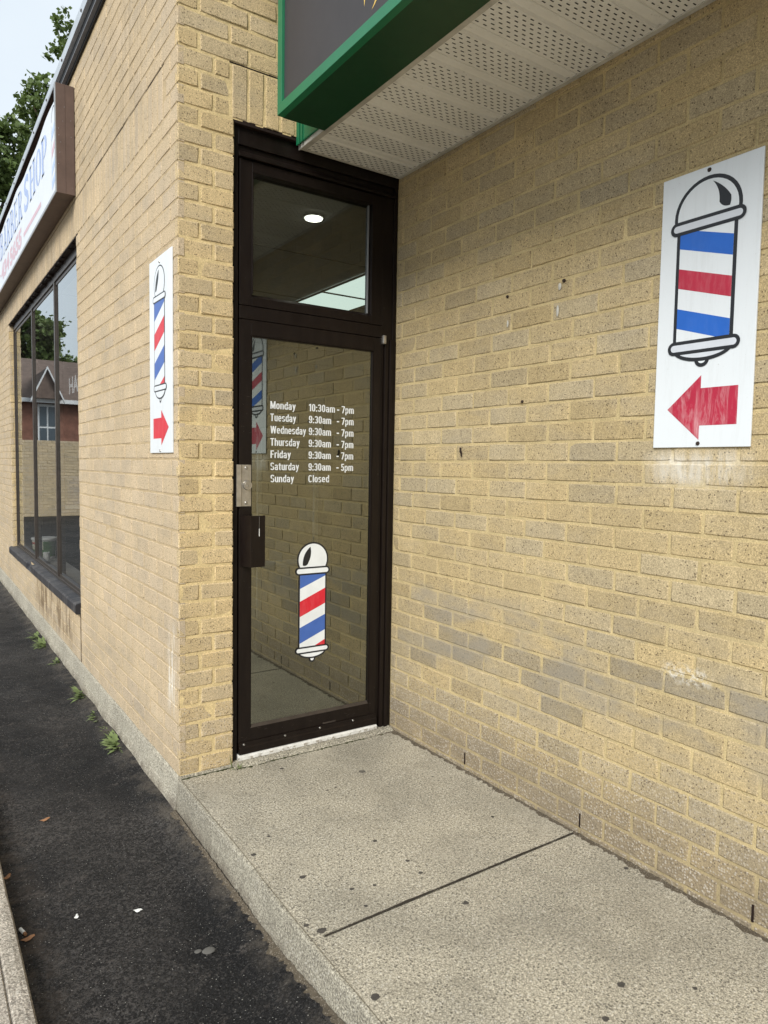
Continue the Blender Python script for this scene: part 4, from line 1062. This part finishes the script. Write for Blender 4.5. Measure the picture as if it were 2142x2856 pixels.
# ------------------------------------------------------------------ shop sign over the window
SX, SY0, SY1, SZ0, SZ1 = -0.129, 2.262, 9.0, 3.377, 4.118
SS = thing('shop_sign', (SX / 2, 5.5, SZ0), 'long brown box sign with a white face reading BARBER SHOP in faded blue', 'sign')
s = MB()
s.box(SX + .006, -0.0045, SY0, SY0 + .012, SZ0, SZ1, 'brown_metal'); s.box(SX + .006, -.0045, SY0 + .012, SY1, SZ0 + .003, SZ0 + .014, 'brown_metal')
s.box(SX + .006, -.0045, SY0 + .012, SY1, SZ1 - .012, SZ1 - .001, 'brown_metal'); s.box(-0.066, -0.064, SY0 - .002, SY0, SZ0 + .002, SZ1 - .002, 'brown_metal')
s.box(-.012, -.0045, SY0 + .012, SY1, SZ0 + .014, SZ1 - .012, 'brown_metal')
for k in range(10):
    zz = R.uniform(SZ0, SZ1); xx = R.uniform(SX + .01, -.02); s.box(xx, xx + R.uniform(.0015, .003), SY0 - .0012, SY0 - .0002, zz, zz + R.uniform(.002, .009), 'retainer')
s.build('sign_box', SS)
s = MB(); s.box(SX, SX + .0058, SY0, SY0 + .03, SZ0, SZ1, 'retainer'); s.box(SX, SX + .0058, SY0 + .03, SY1, SZ0, SZ0 + .022, 'retainer'); s.box(SX, SX + .0058, SY0 + .03, SY1, SZ1 - .022, SZ1, 'retainer')
s.build('frame', SS)
s = MB(); n = 90                          # face sheet: sagging along the top
s.box(SX + .05, SX + .055, SY0 + .03, SY1, SZ0 + .02, SZ1 - .02, 'black_gap')  # black sheet stands in for shade in the open hollow behind the face
pts = []
for k in range(n + 1):
    yy = SY0 + .02 + (SY1 - SY0 - .02) * k / n
    pts.append((yy, 4.012 + 0.014 * math.sin(yy * 3.1) + 0.008 * math.sin(yy * 7.3 + 1)))
for (a, za), (b, zb2) in zip(pts, pts[1:]): s.face([(SX + .0075, a, SZ0 + .015), (SX + .0075, a, za), (SX + .0075, b, zb2), (SX + .0075, b, SZ0 + .015)], 'f_face')
s.build('face_panel', SS, recalc=False)
s = MB(); fx = SX + .0065
def P(u, v): return (fx, u, v)            # u = y; letters read towards smaller y
class Let:
    def __init__(s_, y0, w, z, h): s_.y0, s_.w, s_.z, s_.h = y0, w, z, h
    def q(s_, a, b): return P(s_.y0 - a * s_.w, s_.z + b * s_.h)
    def poly(s_, pts): s.face([s_.q(a, b) for a, b in pts], 'f_blue')
    def rect(s_, a0, a1, b0, b1): s_.poly([(a0, b0), (a1, b0), (a1, b1), (a0, b1)])
    def stem(s_, a0, a1): s_.rect(a0, a1, 0, 1); s_.rect(a0 - .1, a1 + .1, 0, .06); s_.rect(a0 - .1, a1 + .1, .94, 1)
    def bowl(s_, a, b0, b1, rx, th):
        bc = (b0 + b1) / 2; ry = (b1 - b0) / 2; n = 12
        o_ = [(a + rx * math.sin(math.pi * k / n), bc - ry * math.cos(math.pi * k / n)) for k in range(n + 1)]
        i_ = [(a + (rx - th) * math.sin(math.pi * k / n), bc - (ry - .06) * math.cos(math.pi * k / n)) for k in range(n + 1)]
        for k in range(n): s_.poly([o_[k], o_[k + 1], i_[k + 1], i_[k]])
    def draw(s_, c):
        if c in 'BRP':
            s_.stem(.12, .36); s_.bowl(.4, .46 if c != 'P' else .40, 1, .45, .24)
            if c == 'B': s_.bowl(.4, 0, .52, .52, .25)
            if c == 'R': s_.poly([(.42, .5), (.62, .5), (.92, 0), (.66, 0)]); s_.rect(.62, .98, 0, .06)
        elif c == 'A':
            s_.poly([(.40, 1), (.60, 1), (.90, 0), (.64, 0)]); s_.poly([(.44, 1), (.52, 1), (.20, 0), (.10, 0)]); s_.rect(.26, .72, .28, .36); s_.rect(.0, .3, 0, .06); s_.rect(.56, 1, 0, .06)
        elif c == 'E':
            s_.stem(.12, .36); s_.rect(.36, .86, 0, .07); s_.rect(.36, .82, .93, 1); s_.rect(.36, .66, .47, .54); s_.rect(.78, .86, 0, .24); s_.rect(.75, .82, .78, 1); s_.rect(.6, .66, .38, .62)
        elif c == 'H': s_.stem(.10, .32); s_.stem(.66, .88); s_.rect(.32, .66, .47, .54)
        elif c == 'O': s_.bowl(.5, 0, 1, .46, .24); s_.__class__(s_.y0 - 1.0 * s_.w, -s_.w, s_.z, s_.h).bowl(.5, 0, 1, .46, .24)
        elif c == 'S': put_text(s, 'S', 'f_blue', P, s_.y0 - .05 * s_.w, s_.y0 - .92 * s_.w, s_.z, s_.h, 0.02)
for c, y0, w in (('B', 5.82, .30), ('A', 5.51, .31), ('R', 5.20, .30), ('B', 4.90, .30), ('E', 4.60, .29), ('R', 4.30, .30), ('S', 3.90, .31), ('H', 3.56, .33), ('O', 3.225, .30), ('P', 2.93, .31)):
    Let(y0, w, 3.672 + (y0 - 2.9) * 0.010, 0.275).draw(c)
s.build('lettering', SS, recalc=False)
s = MB()
put_text(s, '434', 'f_pink', P, 5.74, 5.03, 3.476, 0.148, 0.045); put_text(s, '5655', 'f_pink', P, 4.965, 4.09, 3.468, 0.148, 0.045)
s.face([P(2.965, 3.481), P(2.965, 3.519), P(3.955, 3.532), P(3.955, 3.494)], 'f_pink'); s.face([P(5.80, 3.54), P(5.80, 3.56), P(5.87, 3.56), P(5.87, 3.54)], 'f_pink')
s.build('phone_lettering', SS, recalc=False)
s = MB()
pa, pb = 2.455, 2.285
for (mt, zl, zr) in (('f_paleblue', 3.84, 3.90), ('f_pink', 3.72, 3.78), ('f_paleblue', 3.60, 3.66), ('f_paleblue', 3.50, 3.55)):
    s.face([P(pa, zl - .055), P(pb, zr - .055), P(pb, zr), P(pa, zl)], mt)
for (a, b) in ((pa + .006, pa), (pb, pb - .006)): s.face([P(a, 3.46), P(b, 3.46), P(b, 3.90), P(a, 3.90)], 'v_grey')
ring = circ((pa + pb) / 2, 3.915, .085, .085, 0, 180, 16); inn = circ((pa + pb) / 2, 3.915, .077, .077, 0, 180, 16)
for k in range(16): s.face([P(*ring[k]), P(*ring[k + 1]), P(*inn[k + 1]), P(*inn[k])], 'v_black')
s.build('pole_picture', SS, recalc=False)

# ------------------------------------------------------------------ interior seen through the glass
s = MB()
s.face([(0.14, 0.12, 0.0), (6.9, 0.12, 0.0), (6.9, END - .1, 0.0), (0.14, END - .1, 0.0)], 'interior_floor')
s.face([(0.14, 0.12, 3.0), (6.9, 0.12, 3.0), (6.9, END - .1, 3.0), (0.14, END - .1, 3.0)], 'ceiling')
s.face([(6.89, .12, 0), (6.89, END - .1, 0), (6.89, END - .1, 3), (6.89, .12, 3)], 'interior'); s.face([(0.14, END - .11, 0), (6.9, END - .11, 0), (6.9, END - .11, 3), (.14, END - .11, 3)], 'interior')
s.box(0.141, 0.46, WY0, WY1, 0.28, 0.335, 'interior')
for k in range(5): s.box(0.15, 6.88, 1.35 + k * 1.2, 1.362 + k * 1.2, 2.996, 2.9985, 'window_frame')
s.build('interior_room', BLD, recalc=False)
M['lamp_white'] = emit('ceiling lamp glow', (1.0, 0.96, 0.86), 6.0); M['lamp_panel'] = emit('diffuser glow', (0.86, 1.0, 0.96), 0.85)
DL = thing('ceiling_lamp', (1.035, 0.64, 2.99), 'round lit ceiling downlight seen through the transom window', 'lamp')
s = MB(); s.tube((1.035, 0.64, 2.982), (0, 0, 1), 0.052, 0.052, 0.006, 'lamp_white', 28); s.build('diffuser', DL)
s = MB(); s.tube((1.035, 0.64, 2.988), (0, 0, 1), 0.060, 0.060, 0.008, 'trim_white', 28); s.build('trim_ring', DL)
TL = thing('ceiling_panel', (2.2, 2.05, 2.99), 'lit rectangular ceiling light panel at the lower right of the transom', 'lamp')
for (ya, yb) in ((1.50, 2.155), (2.19, 2.69)):
    s = MB(); s.box(1.955, 2.50, ya, yb, 2.984, 2.99, 'lamp_panel'); s.build('diffuser', TL)
s = MB(); s.box(1.94, 1.955, 1.48, 2.71, 2.98, 2.9915, 'window_frame'); s.box(2.50, 2.515, 1.48, 2.71, 2.98, 2.9915, 'window_frame'); s.box(1.955, 2.50, 2.155, 2.19, 2.98, 2.9915, 'window_frame'); s.build('frame', TL)
RK = thing('pale_framework', (2.0, 3.0, 0), 'pale rack standing inside behind the opening hours', 'framework')  # unidentified pale bars built as a standing frame; the shelf is added
for xx in (1.742, 2.352):
    s = MB(); s.box(xx - .02, xx + .02, 2.98, 3.02, 0, 1.80, 'trim_white')
    s.build('post', RK)
s = MB(); s.box(1.70, 2.37, 2.979, 3.021, 1.80, 1.84, 'trim_white'); s.build('top_rail', RK)
s = MB(); s.box(1.763, 2.331, 2.985, 3.3, .5, .52, 'trim_white'); s.build('shelf', RK)
def bucket():
    b = thing('bucket', (0.30, 5.95, 0.335), 'white plastic bucket with a green label standing on the window ledge', 'bucket')
    s = MB(); c = (0.30, 5.95); n = 36
    def ring(z, r): return [(c[0] + r * math.cos(2 * math.pi * k / n), c[1] + r * math.sin(2 * math.pi * k / n), z) for k in range(n)]
    prof = [(0.336, .105), (0.345, .118), (0.56, .135), (0.567, .146), (0.582, .146), (0.586, .143)]
    for (z, r), (z2, r2) in zip(prof, prof[1:]):
        A, B = ring(z, r), ring(z2, r2)
        for k in range(n): s.face([A[k], A[(k + 1) % n], B[(k + 1) % n], B[k]], 'bucket_white')
    s.face(ring(0.336, .105)[::-1], 'bucket_white'); s.face(ring(0.586, .143), 'bucket_white'); s.build('pail', b)
    s = MB()
    def lab(z0, z1, a0, a1, mt, e):
        r = lambda z: .118 + (z - .345) * (.017 / .215) + e
        q = 14
        for k in range(q):
            t0 = rad(a0 + (a1 - a0) * k / q); t1 = rad(a0 + (a1 - a0) * (k + 1) / q)
            s.face([(c[0] + r(z) * math.cos(t), c[1] + r(z) * math.sin(t), z) for t, z in ((t0, z0), (t1, z0), (t1, z1), (t0, z1))], mt)
    lab(.365, .45, 140, 330, 'bucket_green', .001); lab(.45, .55, 140, 255, 'label_white', .001); lab(.45, .55, 255, 330, 'bucket_green', .001)
    lab(.515, .538, 185, 230, 'label_red', .002); lab(.372, .392, 180, 240, 'label_blue', .002)
    s.build('label', b)
    s = MB(); s.tube((0.27, 5.62, 0.3355), (0, 0, 1), .034, .038, .11, 'bucket_white', 20); tag(s.build('cup', at=(0.27, 5.62, 0.3355)), 'small white cup beside the bucket on the window ledge', 'cup')
bucket()
def chair():
    c = thing('barber_chair', (0.95, 4.6, 0), 'dark upholstered chair behind the shop window', 'chair')
    s = MB(); s.box(0.7, 1.2, 4.3, 4.85, .42, .54, 'int_dark'); s.build('seat', c, bevel=.04)
    s = MB(); s.prism([(4.80, .55), (4.9, .55), (5.05, 1.2), (4.95, 1.22)], 'x', .72, 1.18, 'int_dark'); s.build('backrest', c, bevel=.03)
    s = MB(); s.tube((.95, 4.58, .0), (0, 0, 1), .26, .24, .05, 'steel', 28); s.tube((.95, 4.58, .05), (0, 0, 1), .06, .06, .37, 'steel', 20); s.build('base', c)
    for xx in (.64, 1.2):
        s = MB(); s.box(xx, xx + .06, 4.32, 4.8, .70, .74, 'steel'); s.box(xx + .01, xx + .05, 4.36, 4.4, .5, .70, 'steel'); s.build('armrest', c, bevel=.01)
chair()
ct = thing('counter', (1.3, 7.2, 0), 'dark counter with a pale top deep inside the shop window', 'counter')
s = MB(); s.box(0.6, 2.4, 6.95, 7.45, 0.001, .86, 'int_dark'); s.build('cabinet', ct)
s = MB(); s.box(0.57, 2.43, 6.92, 7.48, .861, .90, 'trim_white'); s.build('counter_top', ct)
bx = MB(); bx.box(0.75, 1.15, 7.05, 7.35, .901, 1.30, 'int_blue'); tag(bx.build('storage_box', bevel=.02, at=(0.95, 7.2, .901)), 'blue plastic box on the counter behind the shop window', 'box')

# ------------------------------------------------------------------ small things on the walls
def plug(y, z, ry, rz):
    s = MB(); ringp = [(W - .0045, y + .75 * ry * math.cos(t), z + .8 * rz * math.sin(t) * (1.25 if math.sin(t) < 0 else 1)) for t in [2 * math.pi * k / 16 for k in range(16)]]
    cpt = (W - .008, y, z)
    for k in range(16): s.face([ringp[k], ringp[(k + 1) % 16], cpt], 'plug')
    return s.build('wall_plug', at=(W - .004, y, z))
G = 'dabs of white filler on the right wall'
tag(plug(-1.163, 2.255, .012, .016), 'white dab of filler on the right wall, just under a black screw', 'filler', G)
tag(plug(-1.155, 2.158, .010, .026), 'long white dab of filler on the right wall, the lowest, with no screw', 'filler', G)
tag(plug(-0.862, 2.150, .008, .018), 'narrow white dab of filler on the right wall, nearest the door', 'filler', G)
for (y, z, r, lb) in ((-1.184, 2.273, .008, 'black screw head in the right wall directly above a white dab'), (-0.855, 2.270, .007, 'black screw head in the right wall nearest the transom'), (-0.966, 1.794, .007, 'lone black screw head in the right wall level with the opening hours')):
    s = MB(); s.tube((W - .002, y, z), (-1, 0, 0), r, r * .7, .006, 'dark_screw', 14)
    tag(s.build('wall_screw', at=(W - .002, y, z)), lb, 'screw', 'black screws in the right wall')
s = MB(); 
for (dy, dz, a, b) in ((0, 0, .004, .012), (-.008, -.022, .003, .010), (-.004, -.011, .003, .006)):
    s.box(W - .0075, W - .002, -0.556 + dy - a, -0.556 + dy + a, 1.585 + dz - b, 1.585 + dz + b, 'dark_screw')
tag(s.build('broken_fixing', at=(W - .003, -0.556, 1.58)), 'small dark broken fixing in the right wall beside the door frame', 'fixing')

# ------------------------------------------------------------------ grit, weeds, litter
s = MB()
def grit_strip(pts, w0, hz, seedv):
    n = len(pts); rows = []
    for i, (p, d) in enumerate(pts):
        w = w0 * (0.35 + 1.1 * abs(noise.noise((i * .11, seedv, 0)))) + 0.012 * noise.noise((i * .47, seedv, 3)) + .004 * R.gauss(0, 1); h = hz * (0.5 + abs(noise.noise((i * .33, seedv, 7))) * 1.4)
        w = max(w, .004)
        rows.append([Vector(p) + Vector((0, 0, h)), Vector(p) + Vector(d) * w * .5 + Vector((0, 0, h * .55)), Vector(p) + Vector(d) * w + Vector((0, 0, .0012)), Vector(p) + Vector(d) * w * 1.05 + Vector((0, 0, -.004))])
    for a, b in zip(rows, rows[1:]):
        for k in range(3): s.face([a[k], a[k + 1], b[k + 1], b[k]], 'dirt')
grit_strip([((W - .001, -0.02 - .01 * k, 0), (-1, 0, 0)) for k in range(420)], 0.034, .005, 1.0)
grit_strip([((1.05 + .006 * k, YF - .04, 0), (0, -1, 0)) for k in range(30)], 0.03, .005, 4.0)
grit_strip([((-0.022, 0.0 + .03 * k, -0.18), (-1, 0, 0)) for k in range(280)], 0.045, .012, 2.0)
grit_strip([((-0.022 - .010 * sstep(-.3, -1.6, -.01 * k), -0.01 * k, gz(-.03, -.01 * k) + .001), (-1, 0, 0)) for k in range(230)], 0.030, .010, 12.0)
tag(s.build('grit', recalc=True), 'dark damp grit gathered along the foot of the walls', 'dirt', None, 'stuff')
s = MB()                                   # thin moss line in the crack by the step and pier
grit_strip([((0.01 + .008 * k, -0.005 - (0.030 if .008 * k > .26 else 0), 0), (0, -1, 0)) for k in range(142)], 0.010, .0035, 6.0)
s.mats = ['moss']; M['moss'] = plain('dark moss', (0.045, 0.05, 0.02), .95, 0, .2, .5, 40)
tag(s.build('moss'), 'thin line of dark moss along the foot of the pier and the door step', 'moss', None, 'stuff')

def leafpoly(s, base, d, up, L_, w, mat, bend=0.25, lob=True):
    d = d.normalized(); side = d.cross(up).normalized(); n = 6; l, r = [], []
    for k in range(n + 1):
        t = k / n; c = base + d * (L_ * t) + up * (L_ * (0.35 * t - bend * 1.6 * t * t))
        ww = w * math.sin(math.pi * min(1, t * .92 + .06)) * (1 + (0.35 * (-1) ** k if lob else 0))
        l.append(c + side * ww); r.append(c - side * ww)
    for k in range(n): s.face([l[k], l[k + 1], r[k + 1], r[k]], mat)
def weed(y, nleaf, L0, seed, label, x=-0.04, z=-0.178):
    rr = random.Random(seed); w = thing('weed', (x, y, z), label, 'weed', 'weeds along the foot of the wall')
    s = MB()
    for k in range(int(nleaf * 2.2)):
        a = rr.uniform(math.pi * .5, math.pi * 1.5) if x < 0 else rr.uniform(math.pi, 2 * math.pi)
        el = rr.uniform(.05, .75)
        d = Vector((math.cos(a), math.sin(a), el)); b = Vector((x + rr.uniform(-.012, .01), y + rr.uniform(-.05, .05) * L0 / .09, z + .004))
        leafpoly(s, b, d, Vector((0, 0, 1)), L0 * rr.uniform(.35, 1.0), L0 * rr.uniform(.05, .11), 'weed', rr.uniform(.1, .35))
    s.build('leaves', w, recalc=False)
weed(3.98, 16, 0.117, 1, 'small weed clump far along the wall, the farthest one', -.05)
weed(3.62, 26, 0.125, 2, 'round weed clump far along the wall, second farthest', -.05)
weed(2.95, 14, 0.094, 3, 'low weed beside the wall, just past the dark wall joint')
weed(2.03, 24, 0.117, 4, 'spreading weed with a white speck below the shop window end', -.04)
weed(1.52, 14, 0.101, 5, 'thin weed between the spreading weed and the leafy clump')
weed(1.25, 10, 0.066, 6, 'tiny weed just behind the large leafy clump')
weed(0.98, 40, 0.117, 7, 'large leafy weed clump nearest the building corner', -.045)
weed(1.10, 18, 0.078, 8, 'weed crowded against the wall beside the large leafy clump')
weed(-0.02, 5, 0.070, 9, 'single tuft of grass at the slab corner beside the asphalt', -.03, -.175)
weed(-1.52, 6, 0.047, 14, 'little green sprout at the slab foot close to the camera', -.03, -.178)
# grass tuft at the corner of the pier and step
tf = thing('grass_tuft', (0.262, -0.03, 0.0), 'small tuft with one long blade at the door step corner', 'grass')
s = MB(); rr = random.Random(3)
leafpoly(s, Vector((.255, -.02, .0)), Vector((-.45, -.2, 1.6)), Vector((0, -1, .2)).normalized(), .085, .003, 'weed', .1, False)
for k in range(16): leafpoly(s, Vector((.262 + rr.uniform(-.02, .04), -.035 + rr.uniform(-.01, .005), .001)), Vector((rr.uniform(-1, 1), rr.uniform(-1, .1), rr.uniform(.4, 1.4))), Vector((0, 0, 1)), rr.uniform(.012, .032), .002, 'weed', .2, False)
s.build('blades', tf, recalc=False)

def petal(x, y, z, r, a, mat, name, label, cat, group=None):
    s = MB(); n = 12; c = (x, y, z + .006)
    ring = []
    for k in range(n):
        t = 2 * math.pi * k / n; rr_ = r * (1 + .25 * math.sin(3 * t + a)); px, py = rr_ * math.cos(t), rr_ * .55 * math.sin(t)
        ring.append((x + px * math.cos(a) - py * math.sin(a), y + px * math.sin(a) + py * math.cos(a), z + .002 + .004 * abs(math.sin(t * 1.5 + a))))
    for k in range(n): s.face([ring[k], ring[(k + 1) % n], c], mat)
    return tag(s.build(name, at=(x, y, z)), label, cat, group)
PG = 'white petals fallen on the asphalt'
petal(-0.357, -0.618, -.179, .016, -.5, 'petal', 'petal', 'oval white petal in the middle of the asphalt', 'petal', PG)
petal(-0.012, -0.935, -.179, .013, .5, 'petal', 'petal', 'white petal at the foot of the slab edge', 'petal', PG)
petal(-0.555, -0.534, -.179, .013, 1.2, 'petal', 'petal', 'crumpled white petal left of the oval one', 'petal', PG)
LG = 'dry leaves on the asphalt'
petal(-0.538, 0.297, -.179, .022, .3, 'dead_leaf', 'dry_leaf', 'pale brown dry leaf on the asphalt, the one farthest from the kerb', 'leaf', LG)
petal(-0.738, -0.12, -.179, .020, .9, 'dead_leaf', 'dry_leaf', 'brown leaf against the kerb at the left edge', 'leaf', LG)
petal(-0.72, -0.57, -.179, .022, .2, 'dead_leaf', 'dry_leaf', 'curled brown leaf beside the cigarette butt', 'leaf', LG)
def pebble(x, y, r, label):
    s = MB(); bm = bmesh.new(); bmesh.ops.create_icosphere(bm, subdivisions=2, radius=r)
    for f in bm.faces:
        s.face([(x + v.co.x * 1.3 * (1 + .2 * noise.noise(v.co * 60)), y + v.co.y, -.178 + r * .25 + v.co.z * .3) for v in f.verts], 'pebble')
    bm.free(); tag(s.build('pebble', at=(x, y, -.178)), label, 'pebble', 'pebbles on the asphalt')
pebble(-0.212, -0.974, .018, 'larger grey pebble on the near asphalt'); pebble(-0.245, -0.955, .010, 'small grey pebble beside the larger one'); pebble(-0.037, -0.51, .011, 'pale pebble near the slab edge')
s = MB(); s.tube((-0.737, -0.505, -.172), (.25, -.95, .02), .006, .006, .035, 'petal', 12); s.tube((-0.7282, -0.5383, -.1713), (.25, -.95, .02), .0058, .0052, .012, 'dead_leaf', 12)
tag(s.build('cigarette_butt', at=(-0.737, -0.505, -.178)), 'cigarette butt on the asphalt beside the kerb', 'cigarette butt')

# ------------------------------------------------------------------ trees
def tree(root_loc, trunk_top, clumps, leaf, label, seed, per=230, group='trees beyond the building'):
    rr = random.Random(seed); root = thing('tree', root_loc, label, 'tree', group)
    s = MB()
    def limb(a, b, r0, r1):
        a, b = Vector(a), Vector(b); n = 7; mid = (a + b) / 2 + Vector((rr.uniform(-.3, .3), rr.uniform(-.3, .3), .25)); prev = None
        q = (b - a).to_track_quat('Z', 'Y')
        for k in range(6):
            t = k / 5; c = a * (1 - t) ** 2 + mid * 2 * t * (1 - t) + b * t * t; r = r0 + (r1 - r0) * t
            ring = [c + q @ Vector((r * math.cos(2 * math.pi * j / n), r * math.sin(2 * math.pi * j / n), 0)) for j in range(n)]
            if prev:
                for j in range(n): s.face([prev[j], prev[(j + 1) % n], ring[(j + 1) % n], ring[j]], 'bark')
            prev = ring
    limb(root_loc, trunk_top, .28, .17)
    tt = Vector(trunk_top)
    for (c, r) in clumps:
        if rr.random() < .6: limb(tt - Vector((0, 0, rr.uniform(0, 1.2))), c, .08, .018)
    s.build('trunk', root, recalc=False)
    vs, fs = [], []
    for (c, r) in clumps:
        c = Vector(c)
        nl = int(per * (r / .5) ** 2)
        subs = [c + Vector((rr.gauss(0, 1), rr.gauss(0, 1), rr.gauss(0, .8))) * r * .5 for _ in range(max(3, int(9 * r / .5)))]
        for _ in range(nl):
            p = rr.choice(subs) + Vector((rr.gauss(0, 1), rr.gauss(0, 1), rr.gauss(0, .75))) * r * .22
            L_ = rr.uniform(.6, 1.2) * leaf; w = L_ * .38
            d = Vector((rr.gauss(0, 1), rr.gauss(0, 1), rr.gauss(-.3, .6))).normalized()
            sd = d.cross(Vector((rr.gauss(0, 1), rr.gauss(0, 1), rr.gauss(0, 1)))).normalized()
            i = len(vs); vs += [tuple(p - Vector(root_loc)), tuple(p + d * L_ * .5 + sd * w - Vector(root_loc)), tuple(p + d * L_ - Vector(root_loc)), tuple(p + d * L_ * .5 - sd * w - Vector(root_loc))]
            fs.append((i, i + 1, i + 2, i + 3))
    me = bpy.data.meshes.new('crown'); me.from_pydata(vs, [], fs); me.materials.append(M['leaf']); me.update()
    o = bpy.data.objects.new('crown', me); COL.objects.link(o); o.parent = root
rr = random.Random(11)
cl = [((3.32, 22, 15.45), .28), ((3.55, 21.6, 15.25), .35), ((3.25, 22.2, 14.95), .32), ((3.3, 22, 14.45), .36), ((3.7, 22, 14.7), .4), ((2.86, 22, 13.4), .22), ((2.9, 22.3, 13.0), .3),
      ((2.42, 22, 12.85), .36), ((2.33, 21.6, 12.35), .40), ((2.58, 22.4, 12.55), .42), ((2.85, 22, 12.2), .45), ((2.2, 22, 11.85), .42), ((1.95, 22, 11.0), .36), ((2.35, 22.4, 11.3), .42)]
for _ in range(26): cl.append(((rr.uniform(2.5, 6.0), rr.uniform(20.5, 24), rr.uniform(9.0, 13.2)), rr.uniform(.4, .7)))
for _ in range(12): cl.append(((rr.uniform(3.9, 6.2), rr.uniform(20.5, 24), rr.uniform(13, 15.4)), rr.uniform(.4, .6)))
tree((4.4, 22, -.18), (4.3, 22, 8.6), cl, .17, 'tall green tree rising behind the roof edge, the highest crown', 5, 250)
cl = [((1.70, 20, 11.1), .30), ((1.62, 20, 10.6), .42), ((1.72, 20.3, 10.1), .40), ((1.5, 20, 9.6), .42), ((1.95, 20, 9.9), .4), ((1.35, 20, 10.9), .4), ((1.2, 20, 10.2), .6), ((1.55, 20, 9.05), .38), ((1.75, 20.2, 9.2), .3), ((1.5, 20, 8.5), .42), ((1.25, 20, 8.9), .5)]
for _ in range(22): cl.append(((rr.uniform(-1.0, 1.4), rr.uniform(18.5, 21.5), rr.uniform(7.0, 11.2)), rr.uniform(.45, .7)))
tree((0.4, 20, -.18), (0.5, 20, 6.6), cl, .17, 'darker green tree at the left edge beside the shop sign', 6, 250)

# ------------------------------------------------------------------ across the street: seen only as reflections in the shop window
mx = lambda x: 0.156 - x
H = thing('house', (mx(4.0), 28, -.18), 'red brick house with a brown shingle roof reflected in the shop window', 'house')
s = MB(); s.box(mx(2.2), mx(7.0), 24.3, 32, -.18, 3.6, 'house_brick'); s.build('wall', H)
s = MB(); s.prism([(24.0, 3.58), (32.3, 3.58), (28.2, 5.55)], 'x', mx(2.0), mx(7.3), 'shingle')
rf = s.build('roof', H)
s = MB(); s.box(mx(1.95), mx(7.35), 23.9, 24.02, 3.52, 3.66, 'trim_white'); s.build('gutter', rf)
s = MB(); s.prism([(mx(2.58), 3.66), (mx(3.58), 3.66), (mx(3.08), 4.72)], 'y', 23.7, 27, 'shingle'); s.build('gable', rf)
s = MB()
for (a, b) in (((2.54, 3.60), (3.08, 4.76)), ((3.08, 4.76), (3.62, 3.60))):
    s.prism([(mx(a[0]), a[1]), (mx(b[0]), b[1]), (mx(b[0]), b[1] - .10), (mx(a[0]), a[1] - .10)], 'y', 23.6, 23.72, 'trim_white')
s.build('bargeboard', rf)
s = MB(); s.box(mx(2.83), mx(3.45), 24.22, 24.31, 1.9, 3.5, 'trim_white'); wd = s.build('window', H)
s = MB()
for k in range(2): s.box(mx(2.90 + .28 * k), mx(3.12 + .28 * k), 24.2, 24.222, 2.0, 2.65, 'pane_dark'); s.box(mx(2.90 + .28 * k), mx(3.12 + .28 * k), 24.2, 24.222, 2.72, 3.4, 'pane_dark')
s.build('pane', wd)
def t_gw(x, z): return rtint(.4, .1, .7)
bl = []
for k in range(0, 26):
    bl += course_bricks([(0, 9)], -.18 + k * .088, -.18 + (k + 1) * .088, .12 if k % 2 else 0, .24, t_gw)
gw = brick_wall('garden_wall', bl, (mx(8.0), 20, 0), (1, 0, 0), (0, 0, 1), (0, -1, 0), 'brick_facade', 'mortar_facade', [(0, 9, -.18, 2.1)], .004, 1, None)
tag(gw, 'low yellow brick garden wall reflected in the shop window', 'wall')
cl = []
for _ in range(34): cl.append(((mx(rr.uniform(3.2, 5.2)), 36 + rr.uniform(-1, 1), rr.uniform(5.2, 8.3)), rr.uniform(.45, .75)))
tree((mx(4.4), 36, -.18), (mx(4.4), 36, 5), cl, .26, 'dark tree reflected in the middle pane of the shop window', 8, 180, 'trees reflected in the shop window')
cl = []
for _ in range(26): cl.append(((mx(rr.uniform(5.6, 8.6)), 38 + rr.uniform(-1, 1), rr.uniform(4.6, 6.9)), rr.uniform(.45, .7)))
tree((mx(7.0), 38, -.18), (mx(7.0), 38, 4.2), cl, .26, 'lower tree reflected in the near pane of the shop window', 9, 180, 'trees reflected in the shop window')
